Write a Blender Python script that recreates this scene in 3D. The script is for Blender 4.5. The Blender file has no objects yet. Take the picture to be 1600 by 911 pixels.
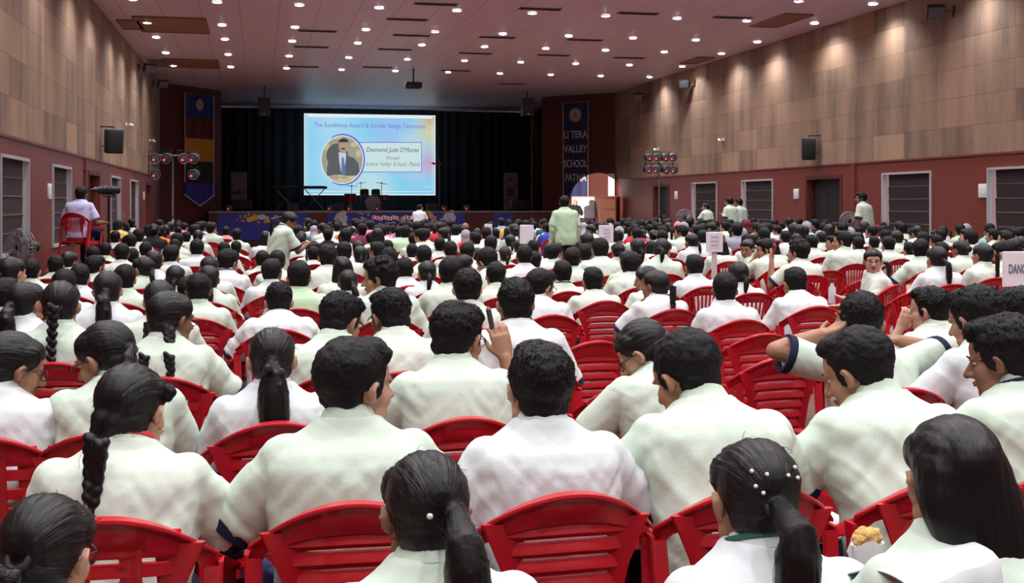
import bpy, bmesh, math, random
from mathutils import Vector, Matrix, noise, Euler
PI = math.pi
R = math.radians
SC = bpy.context.scene
COL = SC.collection
# ------------------------------------------------------------------ camera
F_PX = 1830.0                       # focal length in pixels of the 1600 px frame
HZ = 320.0                          # horizon row
CAM_H = 1.55
TH = math.atan(395 / F_PX)          # the camera looks to the right of the hall axis
CT, ST = math.cos(TH), math.sin(TH)
cd = bpy.data.cameras.new('camera'); cam = bpy.data.objects.new('camera', cd); COL.objects.link(cam)
cam.location = (0, 0, CAM_H); cam.rotation_euler = (PI / 2, 0, -TH)
cd.sensor_width = 36; cd.lens = F_PX / 1600 * 36
cd.shift_y = -(455.5 - HZ) / 1600
cd.clip_start = 0.1; cd.clip_end = 200
cd.dof.use_dof = False
SC.camera = cam
# ------------------------------------------------------------------ light and exposure
w = bpy.data.worlds.new('daylight'); SC.world = w; w.use_nodes = True
w.node_tree.nodes['Background'].inputs[0].default_value = (0.95, 0.97, 1.0, 1)
w.node_tree.nodes['Background'].inputs[1].default_value = 8.0
SC.view_settings.view_transform = 'Standard'; SC.view_settings.look = 'None'
SC.view_settings.gamma = 1; SC.view_settings.exposure = 0.0; SC.view_settings.use_curve_mapping = False
SC.cycles.use_denoising = True; SC.cycles.use_adaptive_sampling = True; SC.cycles.adaptive_threshold = 0.05
SC.cycles.max_bounces = 5; SC.cycles.diffuse_bounces = 4; SC.cycles.glossy_bounces = 2
SC.cycles.sample_clamp_indirect = 4; SC.cycles.caustics_reflective = False; SC.cycles.caustics_refractive = False
LAMP_W = 140.0                      # each ceiling downlight
LAMP_COL = (0.985, 0.975, 1.0)
FOLLOW_W = 75000.0                   # the follow spot on the left platform
# ------------------------------------------------------------------ where things stand
XL, XR, ZC, ZW = -3.42, 13.36, 5.86, 2.50     # side walls, ceiling, top of the red wainscot
YB, YS, YE = -8.0, 45.55, 53.0                # rear wall, stage opening, curtain
ZS = 1.30                                     # stage floor
def dof(X, Y): return Y * CT + X * ST
def at_y(px, py, Y):
    t = (px - 800) / F_PX; X = Y * (t * CT + ST) / (CT - t * ST); d = dof(X, Y)
    return Vector((X, Y, CAM_H - (py - HZ) * d / F_PX))
def at_x(px, py, X):
    t = (px - 800) / F_PX; Y = X * (CT - t * ST) / (t * CT + ST); d = dof(X, Y)
    return Vector((X, Y, CAM_H - (py - HZ) * d / F_PX))
def at_d(px, py, d):
    l = (px - 800) / F_PX * d
    return Vector((l * CT + d * ST, d * CT - l * ST, CAM_H - (py - HZ) * d / F_PX))
def at_z(px, py, z): return at_d(px, py, (CAM_H - z) * F_PX / (py - HZ))
def pix(p):
    d = dof(p[0], p[1]); return 800 + F_PX * (p[0] * CT - p[1] * ST) / d, HZ - F_PX * (p[2] - CAM_H) / d, d
# ------------------------------------------------------------------ materials
MATS = {}
def mat(name, col, rough=0.6, metal=0, spec=0.5, emit=None, es=1, bump=None, coat=0, var=None, sheen=0):
    m = bpy.data.materials.new(name); m.use_nodes = True; nt = m.node_tree; b = nt.nodes['Principled BSDF']
    b.inputs['Base Color'].default_value = (*col, 1); b.inputs['Roughness'].default_value = rough
    b.inputs['Metallic'].default_value = metal; b.inputs['Specular IOR Level'].default_value = spec
    b.inputs['Coat Weight'].default_value = coat
    if sheen: b.inputs['Sheen Weight'].default_value = sheen
    if emit: b.inputs['Emission Color'].default_value = (*emit, 1); b.inputs['Emission Strength'].default_value = es
    if bump or var:
        tc = nt.nodes.new('ShaderNodeTexCoord')
    if bump:                         # (scale, strength, distance, (stretch))
        mp = nt.nodes.new('ShaderNodeMapping'); nz = nt.nodes.new('ShaderNodeTexNoise'); bp = nt.nodes.new('ShaderNodeBump')
        mp.inputs['Scale'].default_value = bump[3] if len(bump) > 3 else (1, 1, 1)
        nz.inputs['Scale'].default_value = bump[0]; nz.inputs['Detail'].default_value = 4
        bp.inputs['Strength'].default_value = bump[1]; bp.inputs['Distance'].default_value = bump[2]
        nt.links.new(tc.outputs['Object'], mp.inputs[0]); nt.links.new(mp.outputs[0], nz.inputs['Vector'])
        nt.links.new(nz.outputs['Fac'], bp.inputs['Height']); nt.links.new(bp.outputs[0], b.inputs['Normal'])
    if var:                          # (scale, second colour)
        nz = nt.nodes.new('ShaderNodeTexNoise'); nz.inputs['Scale'].default_value = var[0]; nz.inputs['Detail'].default_value = 3
        mx = nt.nodes.new('ShaderNodeMix'); mx.data_type = 'RGBA'
        mx.inputs[6].default_value = (*col, 1); mx.inputs[7].default_value = (*var[1], 1)
        nt.links.new(tc.outputs['Object'], nz.inputs['Vector']); nt.links.new(nz.outputs['Fac'], mx.inputs[0])
        nt.links.new(mx.outputs[2], b.inputs['Base Color'])
    MATS[name] = m
    return m
M = MATS
mat('mint_cloth', (0.545, 0.64, 0.545), 0.85, spec=0.2, bump=(60, 0.25, 0.004))
mat('cream_cloth', (0.58, 0.64, 0.56), 0.85, spec=0.2, bump=(60, 0.25, 0.004))
mat('white_cloth', (0.62, 0.66, 0.67), 0.85, spec=0.2, bump=(60, 0.25, 0.004))
mat('green_cloth', (0.46, 0.62, 0.42), 0.85, spec=0.2, bump=(60, 0.25, 0.004))
mat('navy_cloth', (0.012, 0.018, 0.045), 0.85, spec=0.2, bump=(80, 0.2, 0.003))
for n, c in dict(blue=(0.25, 0.42, 0.75), lavender=(0.55, 0.55, 0.80), royal=(0.05, 0.06, 0.38), red=(0.55, 0.02, 0.03), pink=(0.75, 0.22, 0.55),
                 orange=(0.75, 0.22, 0.03), yellow=(0.75, 0.55, 0.12), maroon=(0.16, 0.02, 0.04), teal=(0.03, 0.10, 0.14), grey=(0.30, 0.30, 0.36),
                 salmon=(0.75, 0.25, 0.24), black=(0.015, 0.015, 0.02), aqua=(0.30, 0.55, 0.55)).items():
    mat(n + '_cloth', c, 0.85, spec=0.2)
mat('skin_light', (0.46, 0.255, 0.175), 0.5, spec=0.35); mat('skin_mid', (0.34, 0.17, 0.105), 0.5, spec=0.35); mat('skin_dark', (0.22, 0.10, 0.06), 0.5, spec=0.35)
mat('lips', (0.32, 0.10, 0.09), 0.45); mat('eye_white', (0.50, 0.47, 0.44), 0.3); mat('iris', (0.02, 0.012, 0.008), 0.2)
mat('black_metal', (0.012, 0.012, 0.014), 0.4, 0.3); mat('black_plastic', (0.015, 0.015, 0.017), 0.5); mat('grey_metal', (0.25, 0.25, 0.27), 0.35, 0.8)
mat('white_plastic', (0.75, 0.75, 0.75), 0.45); mat('shoe', (0.01, 0.01, 0.01), 0.35)
mat('tie', (0.01, 0.01, 0.012), 0.7); mat('gold', (0.8, 0.5, 0.15), 0.3, 1)
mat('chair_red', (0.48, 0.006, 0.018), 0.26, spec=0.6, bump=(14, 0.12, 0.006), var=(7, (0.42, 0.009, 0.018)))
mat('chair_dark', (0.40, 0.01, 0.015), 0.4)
mat('red_band', (0.7, 0.02, 0.03), 0.6); mat('green_band', (0.01, 0.10, 0.07), 0.6)
mat('paper', (0.80, 0.76, 0.82), 0.7); mat('paper_ink', (0.16, 0.15, 0.22), 0.8)
def hair_mat(name, combed):
    m = bpy.data.materials.new(name); m.use_nodes = True; nt = m.node_tree; N = nt.nodes; L = nt.links; b = N['Principled BSDF']
    b.inputs['Base Color'].default_value = (0.0055, 0.0045, 0.005, 1); b.inputs['Roughness'].default_value = 0.40 if combed else 0.6
    b.inputs['Specular IOR Level'].default_value = 0.32 if combed else 0.2
    tc = N.new('ShaderNodeTexCoord'); nz = N.new('ShaderNodeTexNoise'); bp = N.new('ShaderNodeBump'); nz.inputs['Detail'].default_value = 3
    if combed:                       # strands run towards the tie at the back of the head
        sp = N.new('ShaderNodeSeparateXYZ'); L.new(tc.outputs['Object'], sp.inputs[0])
        sub = N.new('ShaderNodeMath'); sub.operation = 'ADD'; sub.inputs[1].default_value = 0.01; L.new(sp.outputs[2], sub.inputs[0])
        at = N.new('ShaderNodeMath'); at.operation = 'ARCTAN2'; L.new(sp.outputs[0], at.inputs[0]); L.new(sub.outputs[0], at.inputs[1])
        cb = N.new('ShaderNodeCombineXYZ'); L.new(at.outputs[0], cb.inputs[0])
        y2 = N.new('ShaderNodeMath'); y2.operation = 'MULTIPLY'; y2.inputs[1].default_value = 0.6; L.new(sp.outputs[1], y2.inputs[0]); L.new(y2.outputs[0], cb.inputs[1])
        L.new(cb.outputs[0], nz.inputs['Vector']); nz.inputs['Scale'].default_value = 28
        bp.inputs['Strength'].default_value = 0.5; bp.inputs['Distance'].default_value = 0.004
    else:
        mp = N.new('ShaderNodeMapping'); mp.inputs['Scale'].default_value = (1, 1, 0.5); L.new(tc.outputs['Object'], mp.inputs[0]); L.new(mp.outputs[0], nz.inputs['Vector'])
        nz.inputs['Scale'].default_value = 130; bp.inputs['Strength'].default_value = 0.7; bp.inputs['Distance'].default_value = 0.004
    L.new(nz.outputs['Fac'], bp.inputs['Height']); L.new(bp.outputs[0], b.inputs['Normal'])
    MATS[name] = m
def loose_mat():
    m = MATS['hair_combed'].copy(); m.name = 'hair_loose'; nt = m.node_tree; nz = next(n for n in nt.nodes if n.type == 'TEX_NOISE'); tc = next(n for n in nt.nodes if n.type == 'TEX_COORD')
    mp = nt.nodes.new('ShaderNodeMapping'); mp.inputs['Scale'].default_value = (9, 5, 0.8); nt.links.new(tc.outputs['Object'], mp.inputs[0]); nt.links.new(mp.outputs[0], nz.inputs['Vector']); nz.inputs['Scale'].default_value = 14; MATS['hair_loose'] = m
hair_mat('hair_combed', True); loose_mat(); hair_mat('hair_short', False)

def wall_upper_mat():
    m = bpy.data.materials.new('tan_panels'); m.use_nodes = True; nt = m.node_tree; N = nt.nodes; L = nt.links; b = N['Principled BSDF']
    def mth(op, a, v=None, c=None):
        n = N.new('ShaderNodeMath'); n.operation = op
        for i, x in enumerate((a, v, c)):
            if x is None: continue
            if isinstance(x, (int, float)): n.inputs[i].default_value = x
            else: L.new(x, n.inputs[i])
        return n.outputs[0]
    g = N.new('ShaderNodeNewGeometry'); sp = N.new('ShaderNodeSeparateXYZ'); L.new(g.outputs['Position'], sp.inputs[0])
    u = mth('DIVIDE', mth('ADD', sp.outputs[1], 40.0), 1.25); v = mth('DIVIDE', mth('SUBTRACT', sp.outputs[2], ZW), 0.57)
    cb = N.new('ShaderNodeCombineXYZ'); L.new(mth('FLOOR', u), cb.inputs[0]); L.new(mth('FLOOR', v), cb.inputs[1])
    wn = N.new('ShaderNodeTexWhiteNoise'); wn.noise_dimensions = '3D'; L.new(cb.outputs[0], wn.inputs['Vector'])
    mp = N.new('ShaderNodeMapping'); mp.inputs['Scale'].default_value = (1, 2.2, 0.35); L.new(g.outputs['Position'], mp.inputs[0])
    n1 = N.new('ShaderNodeTexNoise'); n1.inputs['Scale'].default_value = 0.9; n1.inputs['Detail'].default_value = 3; L.new(mp.outputs[0], n1.inputs['Vector'])
    n2 = N.new('ShaderNodeTexNoise'); n2.inputs['Scale'].default_value = 9; n2.inputs['Detail'].default_value = 4; L.new(mp.outputs[0], n2.inputs['Vector'])
    f = mth('ADD', mth('MULTIPLY', wn.outputs['Value'], 0.30), mth('ADD', mth('MULTIPLY', n1.outputs['Fac'], 0.75), mth('MULTIPLY', n2.outputs['Fac'], 0.25)))
    cr = N.new('ShaderNodeValToRGB'); L.new(f, cr.inputs[0])
    cr.color_ramp.elements[0].position = 0.42; cr.color_ramp.elements[0].color = (0.17, 0.115, 0.088, 1)
    cr.color_ramp.elements[1].position = 0.85; cr.color_ramp.elements[1].color = (0.36, 0.235, 0.160, 1)
    e = cr.color_ramp.elements.new(0.62); e.color = (0.28, 0.185, 0.130, 1)
    su = mth('LESS_THAN', mth('FRACT', u), 0.010); sv = mth('LESS_THAN', mth('FRACT', v), 0.022)
    s = mth('MULTIPLY', mth('MAXIMUM', mth('MULTIPLY', su, 0.5), sv), 0.5)
    mx = N.new('ShaderNodeMix'); mx.data_type = 'RGBA'; L.new(s, mx.inputs[0]); L.new(cr.outputs[0], mx.inputs[6]); mx.inputs[7].default_value = (0.07, 0.045, 0.03, 1)
    L.new(mx.outputs[2], b.inputs['Base Color']); b.inputs['Roughness'].default_value = 0.75; b.inputs['Specular IOR Level'].default_value = 0.25
    M['tan_panels'] = m
wall_upper_mat()
mat('wainscot', (0.19, 0.040, 0.028), 0.42, spec=0.5, var=(0.8, (0.16, 0.036, 0.028)))
mat('maroon_panel', (0.10, 0.022, 0.018), 0.5, var=(1.2, (0.075, 0.018, 0.016)))
mat('curtain', (0.020, 0.020, 0.024), 0.9, spec=0.15, bump=(3, 1, 0.1, (6, 6, 0.05)))
mat('stage_wood', (0.12, 0.045, 0.025), 0.5, var=(4, (0.09, 0.035, 0.02)))
mat('stage_edge', (0.30, 0.24, 0.22), 0.5)
mat('floor_tile', (0.17, 0.085, 0.06), 0.35, var=(2, (0.13, 0.07, 0.05)))
mat('frame_white', (0.42, 0.40, 0.42), 0.5); mat('blind', (0.022, 0.013, 0.014), 0.8, bump=(40, 0.3, 0.004)); mat('blind_seam', (0.14, 0.08, 0.075), 0.8)
mat('door_dark', (0.016, 0.012, 0.012), 0.5); mat('vent', (0.20, 0.15, 0.17), 0.6)
mat('ceiling_brown', (0.26, 0.12, 0.08), 0.6)
def ceiling_mat():
    m = bpy.data.materials.new('ceiling_tiles'); m.use_nodes = True; nt = m.node_tree; N = nt.nodes; L = nt.links; b = N['Principled BSDF']
    def mth(op, a, v=None):
        n = N.new('ShaderNodeMath'); n.operation = op
        for i, x in enumerate((a, v)):
            if x is None: continue
            if isinstance(x, (int, float)): n.inputs[i].default_value = x
            else: L.new(x, n.inputs[i])
        return n.outputs[0]
    g = N.new('ShaderNodeNewGeometry'); sp = N.new('ShaderNodeSeparateXYZ'); L.new(g.outputs['Position'], sp.inputs[0])
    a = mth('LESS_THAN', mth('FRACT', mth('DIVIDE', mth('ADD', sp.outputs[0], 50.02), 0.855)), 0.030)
    c = mth('LESS_THAN', mth('FRACT', mth('DIVIDE', mth('ADD', sp.outputs[1], 50.0), 0.31)), 0.06)
    nz = N.new('ShaderNodeTexNoise'); nz.inputs['Scale'].default_value = 1.5; nz.inputs['Detail'].default_value = 3; L.new(g.outputs['Position'], nz.inputs['Vector'])
    mx0 = N.new('ShaderNodeMix'); mx0.data_type = 'RGBA'; L.new(nz.outputs['Fac'], mx0.inputs[0]); mx0.inputs[6].default_value = (0.70, 0.64, 0.80, 1); mx0.inputs[7].default_value = (0.78, 0.72, 0.88, 1)
    mx1 = N.new('ShaderNodeMix'); mx1.data_type = 'RGBA'; L.new(mth('MULTIPLY', c, 0.30), mx1.inputs[0]); L.new(mx0.outputs[2], mx1.inputs[6]); mx1.inputs[7].default_value = (0.36, 0.25, 0.28, 1)
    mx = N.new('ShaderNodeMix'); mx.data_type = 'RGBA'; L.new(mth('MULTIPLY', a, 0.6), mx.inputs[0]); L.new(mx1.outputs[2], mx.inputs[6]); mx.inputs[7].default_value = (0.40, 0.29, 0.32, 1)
    L.new(mx.outputs[2], b.inputs['Base Color']); b.inputs['Roughness'].default_value = 0.42; b.inputs['Specular IOR Level'].default_value = 0.4
    M['ceiling_tiles'] = m
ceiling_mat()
# ------------------------------------------------------------------ object helpers
def tag(o, label=None, cat=None, group=None, kind=None):
    if label: o['label'] = label
    if cat: o['category'] = cat
    if group: o['group'] = group
    if kind: o['kind'] = kind
    return o
def link(name, me, mt=None, parent=None, loc=None, rot=None, objmat=None):
    o = bpy.data.objects.new(name, me); COL.objects.link(o)
    if mt is not None and me is not None and len(me.materials) == 0: me.materials.append(M[mt] if isinstance(mt, str) else mt)
    if objmat: o.material_slots[0].link = 'OBJECT'; o.material_slots[0].material = M[objmat]
    if parent: o.parent = parent
    if loc is not None: o.location = loc
    if rot is not None: o.rotation_euler = rot
    return o
def empty(name, loc=(0, 0, 0), rz=0):
    o = bpy.data.objects.new(name, None); COL.objects.link(o); o.location = loc; o.rotation_euler = (0, 0, rz); o.empty_display_size = 0.1
    return o
def copy_tree(o, parent=None):
    c = o.copy(); COL.objects.link(c)
    if parent: c.parent = parent; c.matrix_parent_inverse = o.matrix_parent_inverse.copy()
    for ch in list(o.children): copy_tree(ch, c)
    return c
class MB:                            # collects shapes, then links them as one mesh object
    def __init__(s): s.v = []; s.f = []
    def add(s, vs, fs, mtx=None):
        n = len(s.v); s.v += [tuple(mtx @ Vector(p)) if mtx else tuple(p) for p in vs]; s.f += [tuple(i + n for i in f) for f in fs]; return s
    def box(s, lo, hi, mtx=None, bev=0):
        bm = bmesh.new(); bmesh.ops.create_cube(bm, size=1)
        for v in bm.verts: v.co = Vector([lo[i] + (v.co[i] + 0.5) * (hi[i] - lo[i]) for i in range(3)])
        if bev: bmesh.ops.bevel(bm, geom=bm.edges[:], offset=bev, segments=2, affect='EDGES', profile=0.5)
        bm.verts.index_update(); s.add([v.co.copy() for v in bm.verts], [[v.index for v in f.verts] for f in bm.faces], mtx); bm.free(); return s
    def ball(s, c, r, mtx=None, seg=16, rings=10):
        r = (r, r, r) if isinstance(r, (int, float)) else r
        vs = [(c[0], c[1], c[2] - r[2])]; fs = []
        for i in range(1, rings):
            a = -PI / 2 + PI * i / rings
            for j in range(seg):
                b = 2 * PI * j / seg; vs.append((c[0] + r[0] * math.cos(a) * math.cos(b), c[1] + r[1] * math.cos(a) * math.sin(b), c[2] + r[2] * math.sin(a)))
        vs.append((c[0], c[1], c[2] + r[2])); top = len(vs) - 1
        for j in range(seg):
            k = (j + 1) % seg; fs.append((0, 1 + k, 1 + j)); fs.append((top, top - seg + j, top - seg + k))
            for i in range(rings - 2): a = 1 + i * seg; fs.append((a + j, a + k, a + seg + k, a + seg + j))
        return s.add(vs, fs, mtx)
    def tube(s, pts, rad, seg=12, flat=1.0, caps=True, up=None, mtx=None, roundcap=False):
        pts = [Vector(p) for p in pts]; n = len(pts); rad = [rad] * n if isinstance(rad, (int, float)) else list(rad)
        if roundcap:
            d0 = (pts[0] - pts[1]).normalized(); d1 = (pts[-1] - pts[-2]).normalized(); a, b, ra, rb = pts[0], pts[-1], rad[0], rad[-1]; sc = lambda r, k: (r[0] * k, r[1] * k) if isinstance(r, tuple) else r * k; mn = lambda r: min(r) if isinstance(r, tuple) else r
            pre = [(a + d0 * mn(ra) * math.sin(t), sc(ra, math.cos(t))) for t in (1.4, 1.0, 0.5)]; post = [(b + d1 * mn(rb) * math.sin(t), sc(rb, math.cos(t))) for t in (0.5, 1.0, 1.4)]
            pts = [p for p, _ in pre] + pts + [p for p, _ in post]; rad = [r for _, r in pre] + rad + [r for _, r in post]; n = len(pts)
        vs = []; fs = []; ref = Vector(up) if up else None
        for i in range(n):
            t = (pts[min(i + 1, n - 1)] - pts[max(i - 1, 0)]).normalized()
            if ref is None: ref = Vector((0, 0, 1)) if abs(t.z) < 0.9 else Vector((0, 1, 0))
            x = ref.cross(t)
            if x.length < 1e-4: x = Vector((1, 0, 0)).cross(t)
            x.normalize(); y = t.cross(x).normalized()
            if not up: ref = y
            rr = rad[i]; ra, rb = (rr, rr * flat) if not isinstance(rr, tuple) else rr
            for j in range(seg):
                a = 2 * PI * j / seg; vs.append(pts[i] + x * math.cos(a) * ra + y * math.sin(a) * rb)
        for i in range(n - 1):
            for j in range(seg):
                k = (j + 1) % seg; fs.append((i * seg + j, i * seg + k, (i + 1) * seg + k, (i + 1) * seg + j))
        if caps: fs.append(tuple(reversed(range(seg)))); fs.append(tuple(range((n - 1) * seg, n * seg)))
        return s.add(vs, fs, mtx)
    def loft(s, rings, caps=True, closed=False, mtx=None):
        seg = len(rings[0]); n = len(rings); vs = [p for r in rings for p in r]; fs = []
        for i in range(n if closed else n - 1):
            a, b = i * seg, ((i + 1) % n) * seg
            for j in range(seg): k = (j + 1) % seg; fs.append((a + j, a + k, b + k, b + j))
        if caps and not closed: fs.append(tuple(reversed(range(seg)))); fs.append(tuple(range((n - 1) * seg, n * seg)))
        return s.add(vs, fs, mtx)
    def disc(s, c, rx, rz, axis='y', seg=32, th=0.01):      # flat disc of some thickness facing an axis
        vs = []
        for e in (-th / 2, th / 2):
            for j in range(seg):
                a = 2 * PI * j / seg; p, q = rx * math.cos(a), rz * math.sin(a)
                vs.append({'y': (c[0] + p, c[1] + e, c[2] + q), 'z': (c[0] + p, c[1] + q, c[2] + e), 'x': (c[0] + e, c[1] + p, c[2] + q)}[axis])
        fs = [tuple(reversed(range(seg))), tuple(range(seg, 2 * seg))] + [(j, (j + 1) % seg, seg + (j + 1) % seg, seg + j) for j in range(seg)]
        return s.add(vs, fs)
    def torus(s, c, r, t, mtx=None, seg=24, tseg=8, ry=None):    # ring in the local xz plane
        ry = ry or r; rings = []
        for i in range(seg):
            a = 2 * PI * i / seg; cx, cz = math.cos(a), math.sin(a)
            rings.append([Vector((c[0] + cx * (r + t * math.cos(b)), c[1] + t * math.sin(b), c[2] + cz * (ry + t * math.cos(b)))) for b in [2 * PI * j / tseg for j in range(tseg)]])
        return s.loft(rings, closed=True, mtx=mtx)
    def mesh(s, name='m', smooth=True):
        me = bpy.data.meshes.new(name); me.from_pydata(s.v, [], s.f); bm = bmesh.new(); bm.from_mesh(me); bmesh.ops.recalc_face_normals(bm, faces=bm.faces[:]); bm.to_mesh(me); bm.free()
        if smooth:
            me.polygons.foreach_set('use_smooth', [True] * len(me.polygons))
            me.set_sharp_from_angle(angle=R(40))
        return me
    def build(s, name, mt, parent=None, loc=None, rot=None, smooth=True): return link(name, s.mesh(name, smooth), mt, parent, loc, rot)
TS = bpy.data.scenes.new('workbench')
def remesh(mb, voxel, smooth=4, dec=None, name='m'):
    me = bpy.data.meshes.new('tmp'); me.from_pydata(mb.v, [], mb.f); bm = bmesh.new(); bm.from_mesh(me); bmesh.ops.recalc_face_normals(bm, faces=bm.faces[:]); bm.to_mesh(me); bm.free()
    o = bpy.data.objects.new('tmp', me); TS.collection.objects.link(o)
    md = o.modifiers.new('r', 'REMESH'); md.mode = 'VOXEL'; md.voxel_size = voxel
    if smooth: sm = o.modifiers.new('s', 'SMOOTH'); sm.factor = 0.5; sm.iterations = smooth
    if dec: dc = o.modifiers.new('d', 'DECIMATE'); dc.ratio = dec
    
    with bpy.context.temp_override(scene=TS, view_layer=TS.view_layers[0]):
        dg = bpy.context.evaluated_depsgraph_get(); out = bpy.data.meshes.new_from_object(o.evaluated_get(dg), depsgraph=dg); out.name = name
    bpy.data.objects.remove(o); bpy.data.meshes.remove(me)
    out.polygons.foreach_set('use_smooth', [True] * len(out.polygons))
    return out
def rough_up(me, fn):
    ns = [v.normal.copy() for v in me.vertices]
    for v, n in zip(me.vertices, ns): v.co += n * fn(v.co)
    me.update()
NUM = 'zero one two three four five six seven eight nine ten eleven twelve thirteen fourteen fifteen sixteen seventeen eighteen nineteen twenty twenty-one twenty-two twenty-three twenty-four twenty-five twenty-six twenty-seven twenty-eight twenty-nine thirty thirty-one thirty-two thirty-three thirty-four thirty-five thirty-six thirty-seven thirty-eight thirty-nine forty'.split()
ORD = 'zeroth first second third fourth fifth sixth seventh eighth ninth tenth eleventh twelfth thirteenth fourteenth fifteenth sixteenth seventeenth eighteenth nineteenth twentieth'.split()
# ------------------------------------------------------------------ the room
def struct(name, mb, mt, parent=None, label=None):
    o = mb.build(name, mt, parent, smooth=False)
    if parent is None: o['kind'] = 'structure'
    if label: o['label'] = label
    return o
struct('floor', MB().box((XL - .3, YB - .3, -.1), (XR + .3, YE + 1, 0)), 'floor_tile')
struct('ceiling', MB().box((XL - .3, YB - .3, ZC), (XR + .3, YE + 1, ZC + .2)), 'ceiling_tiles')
WIN_L = [(12.9, 14.9), (16.9, 18.82), (21.0, 22.9), (28.9, 30.8), (33.2, 35.2)]
WIN_R = [(13.6, 15.5), (17.6, 19.55), (21.5, 23.35), (29.0, 31.0), (32.9, 34.9)]
DOOR_L = [(25.3, 26.9), (37.8, 39.3)]; DOOR_R = [(25.3, 27.0), (37.1, 38.6)]
WZ0, WZ1, DZ = 0.86, 2.21, 2.17
YSPL = 42.9                                     # where the side walls end and the splayed wings begin
WT = 0.22
def side_wall(side):
    x0, x1 = (XL - WT, XL) if side == 'left' else (XR, XR + WT)
    xf = (XL, XL + .03) if side == 'left' else (XR - .03, XR)
    wins, doors = (WIN_L, DOOR_L) if side == 'left' else (WIN_R, DOOR_R)
    core = MB(); skin = MB()
    ops = sorted([(a, b, WZ0, WZ1) for a, b in wins] + [(a, b, 0, DZ) for a, b in doors])
    y = YB
    for a, b, z0, z1 in ops:
        core.box((x0, y, 0), (x1, a, ZW))
        if z0: core.box((x0, a, 0), (x1, b, z0))
        core.box((x0, a, z1), (x1, b, ZW)); y = b
    core.box((x0, y, 0), (x1, YE, ZW))
    struct('wall_' + side, core, 'wainscot')
    struct('wall_%s_upper' % side, MB().box((x0, YB, ZW), (x1, YE, ZC)), 'tan_panels')
    s = 1 if side == 'left' else -1
    xi = XL if side == 'left' else XR
    struct('trim_%s' % side, MB().box((min(xi, xi + s * .025), YB, ZW - .02), (max(xi, xi + s * .025), YSPL, ZW + .02)), 'wainscot')
    struct('baseboard_%s' % side, MB().box((min(xi, xi + s * .02), YB, 0), (max(xi, xi + s * .02), YSPL, .12)), 'maroon_panel')
    for n, (a, b) in enumerate(wins):
        nm = 'window_%d' % (n + (1 if side == 'left' else 11))
        fr = MB()
        for lo, hi in (((a, WZ0 - .035), (b, WZ0 + .01)), ((a, WZ1 - .01), (b, WZ1 + .035)), ((a - .035, WZ0 - .035), (a + .01, WZ1 + .035)), ((b - .01, WZ0 - .035), (b + .035, WZ1 + .035))):
            fr.box((min(xi - s * .06, xi + s * .03), lo[0], lo[1]), (max(xi - s * .06, xi + s * .03), hi[0], hi[1]))
        f = struct(nm, fr, 'frame_white')
        g = MB().box((min(xi - s * .18, xi - s * .19), a, WZ0), (max(xi - s * .18, xi - s * .19), b, WZ1)); go = struct('pane', g, 'glass', f)
        # the dark pleated blind hangs a hand's width inside the opening and leaves a bright slit beside it
        gap = (0.03, 0.09) if side == 'left' else (0.02, 0.13)
        bl = MB(); sm = MB(); k = 5; h = (WZ1 - WZ0 - .02) / k
        for i in range(k):
            z1 = WZ1 - .01 - i * h; z0 = z1 - h
            wob = [0.012 * noise.noise(Vector((a * 3, i * 1.7, e))) for e in (0, 5)]
            ya, yb = a + (gap[0] + wob[0] + (i * .006 if side == 'left' else 0)), b - gap[1] - wob[1] * 2
            xm = xi - s * .05
            vs = [(xm, ya, z1), (xm, yb, z1), (xm - s * .012, yb, z0 + .02), (xm - s * .012, ya, z0 + .02), (xm + s * .004, yb, z0), (xm + s * .004, ya, z0)]
            vb = [(p[0] - s * .006, p[1], p[2]) for p in vs]
            bl.add(vs + vb, [(0, 1, 2, 3), (3, 2, 4, 5), (7, 6, 9, 8), (8, 9, 11, 10), (0, 3, 9, 6), (1, 7, 8, 2), (3, 5, 11, 9), (2, 8, 10, 4), (0, 6, 7, 1)])
            sm.box((min(xm, xm + s * .008), ya, z0 - .006), (max(xm, xm + s * .008), yb, z0 + .008))
        bo = bl.build('window_blind', 'blind', smooth=False); so = sm.build('seam_batten', 'blind_seam', bo, smooth=False)
        WHERE = ('first', 'second', 'third', 'fourth', 'fifth')[n]
        tag(bo, 'dark brown pleated blind in the %s window of the %s-hand wall from the rear' % (WHERE, side), 'blind', 'window blinds')
    for n, (a, b) in enumerate(doors):
        nm = 'door_%d' % (n + (1 if side == 'left' else 11))
        d = MB(); rec = .16; xo = xi - s * rec
        mid = (a + b) / 2
        for lo, hi in ((a - .005, mid - .004), (mid + .004, b + .005)):
            d.box((min(xo, xo - s * .04), lo, 0), (max(xo, xo - s * .04), hi, DZ + .005))
            for z0, z1 in ((.15, .95), (1.05, 2.0)):
                d.box((min(xo, xo + s * .008), lo + .12, z0), (max(xo, xo + s * .008), hi - .12, z1))
        do = struct(nm, d, 'door_dark')
        hd = MB()
        for yy in (mid - .06, mid + .06): hd.tube([(xo, yy, .95), (xo + s * .05, yy, .95), (xo + s * .05, yy, 1.2), (xo, yy, 1.2)], .009, 8)
        hd.ball((xo + s * .03, mid + .02, 1.0), .025)
        hd.build('door_handle', 'gold', do)
        t = MB()
        for lo, hi in (((a - .09, 0), (a, DZ)), ((b, 0), (b + .09, DZ)), ((a - .09, DZ), (b + .09, DZ + .09))):
            t.box((min(xi, xi + s * .02), lo[0], lo[1]), (max(xi, xi + s * .02), hi[0], hi[1]))
        struct('trim_%d' % (n + (1 if side == 'left' else 11)), t, 'maroon_panel')
mat('glass', (0.9, 0.95, 1.0), 0.05)
gb = M['glass'].node_tree.nodes['Principled BSDF']; gb.inputs['Transmission Weight'].default_value = 1.0; gb.inputs['IOR'].default_value = 1.05
side_wall('left'); side_wall('right')
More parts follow.
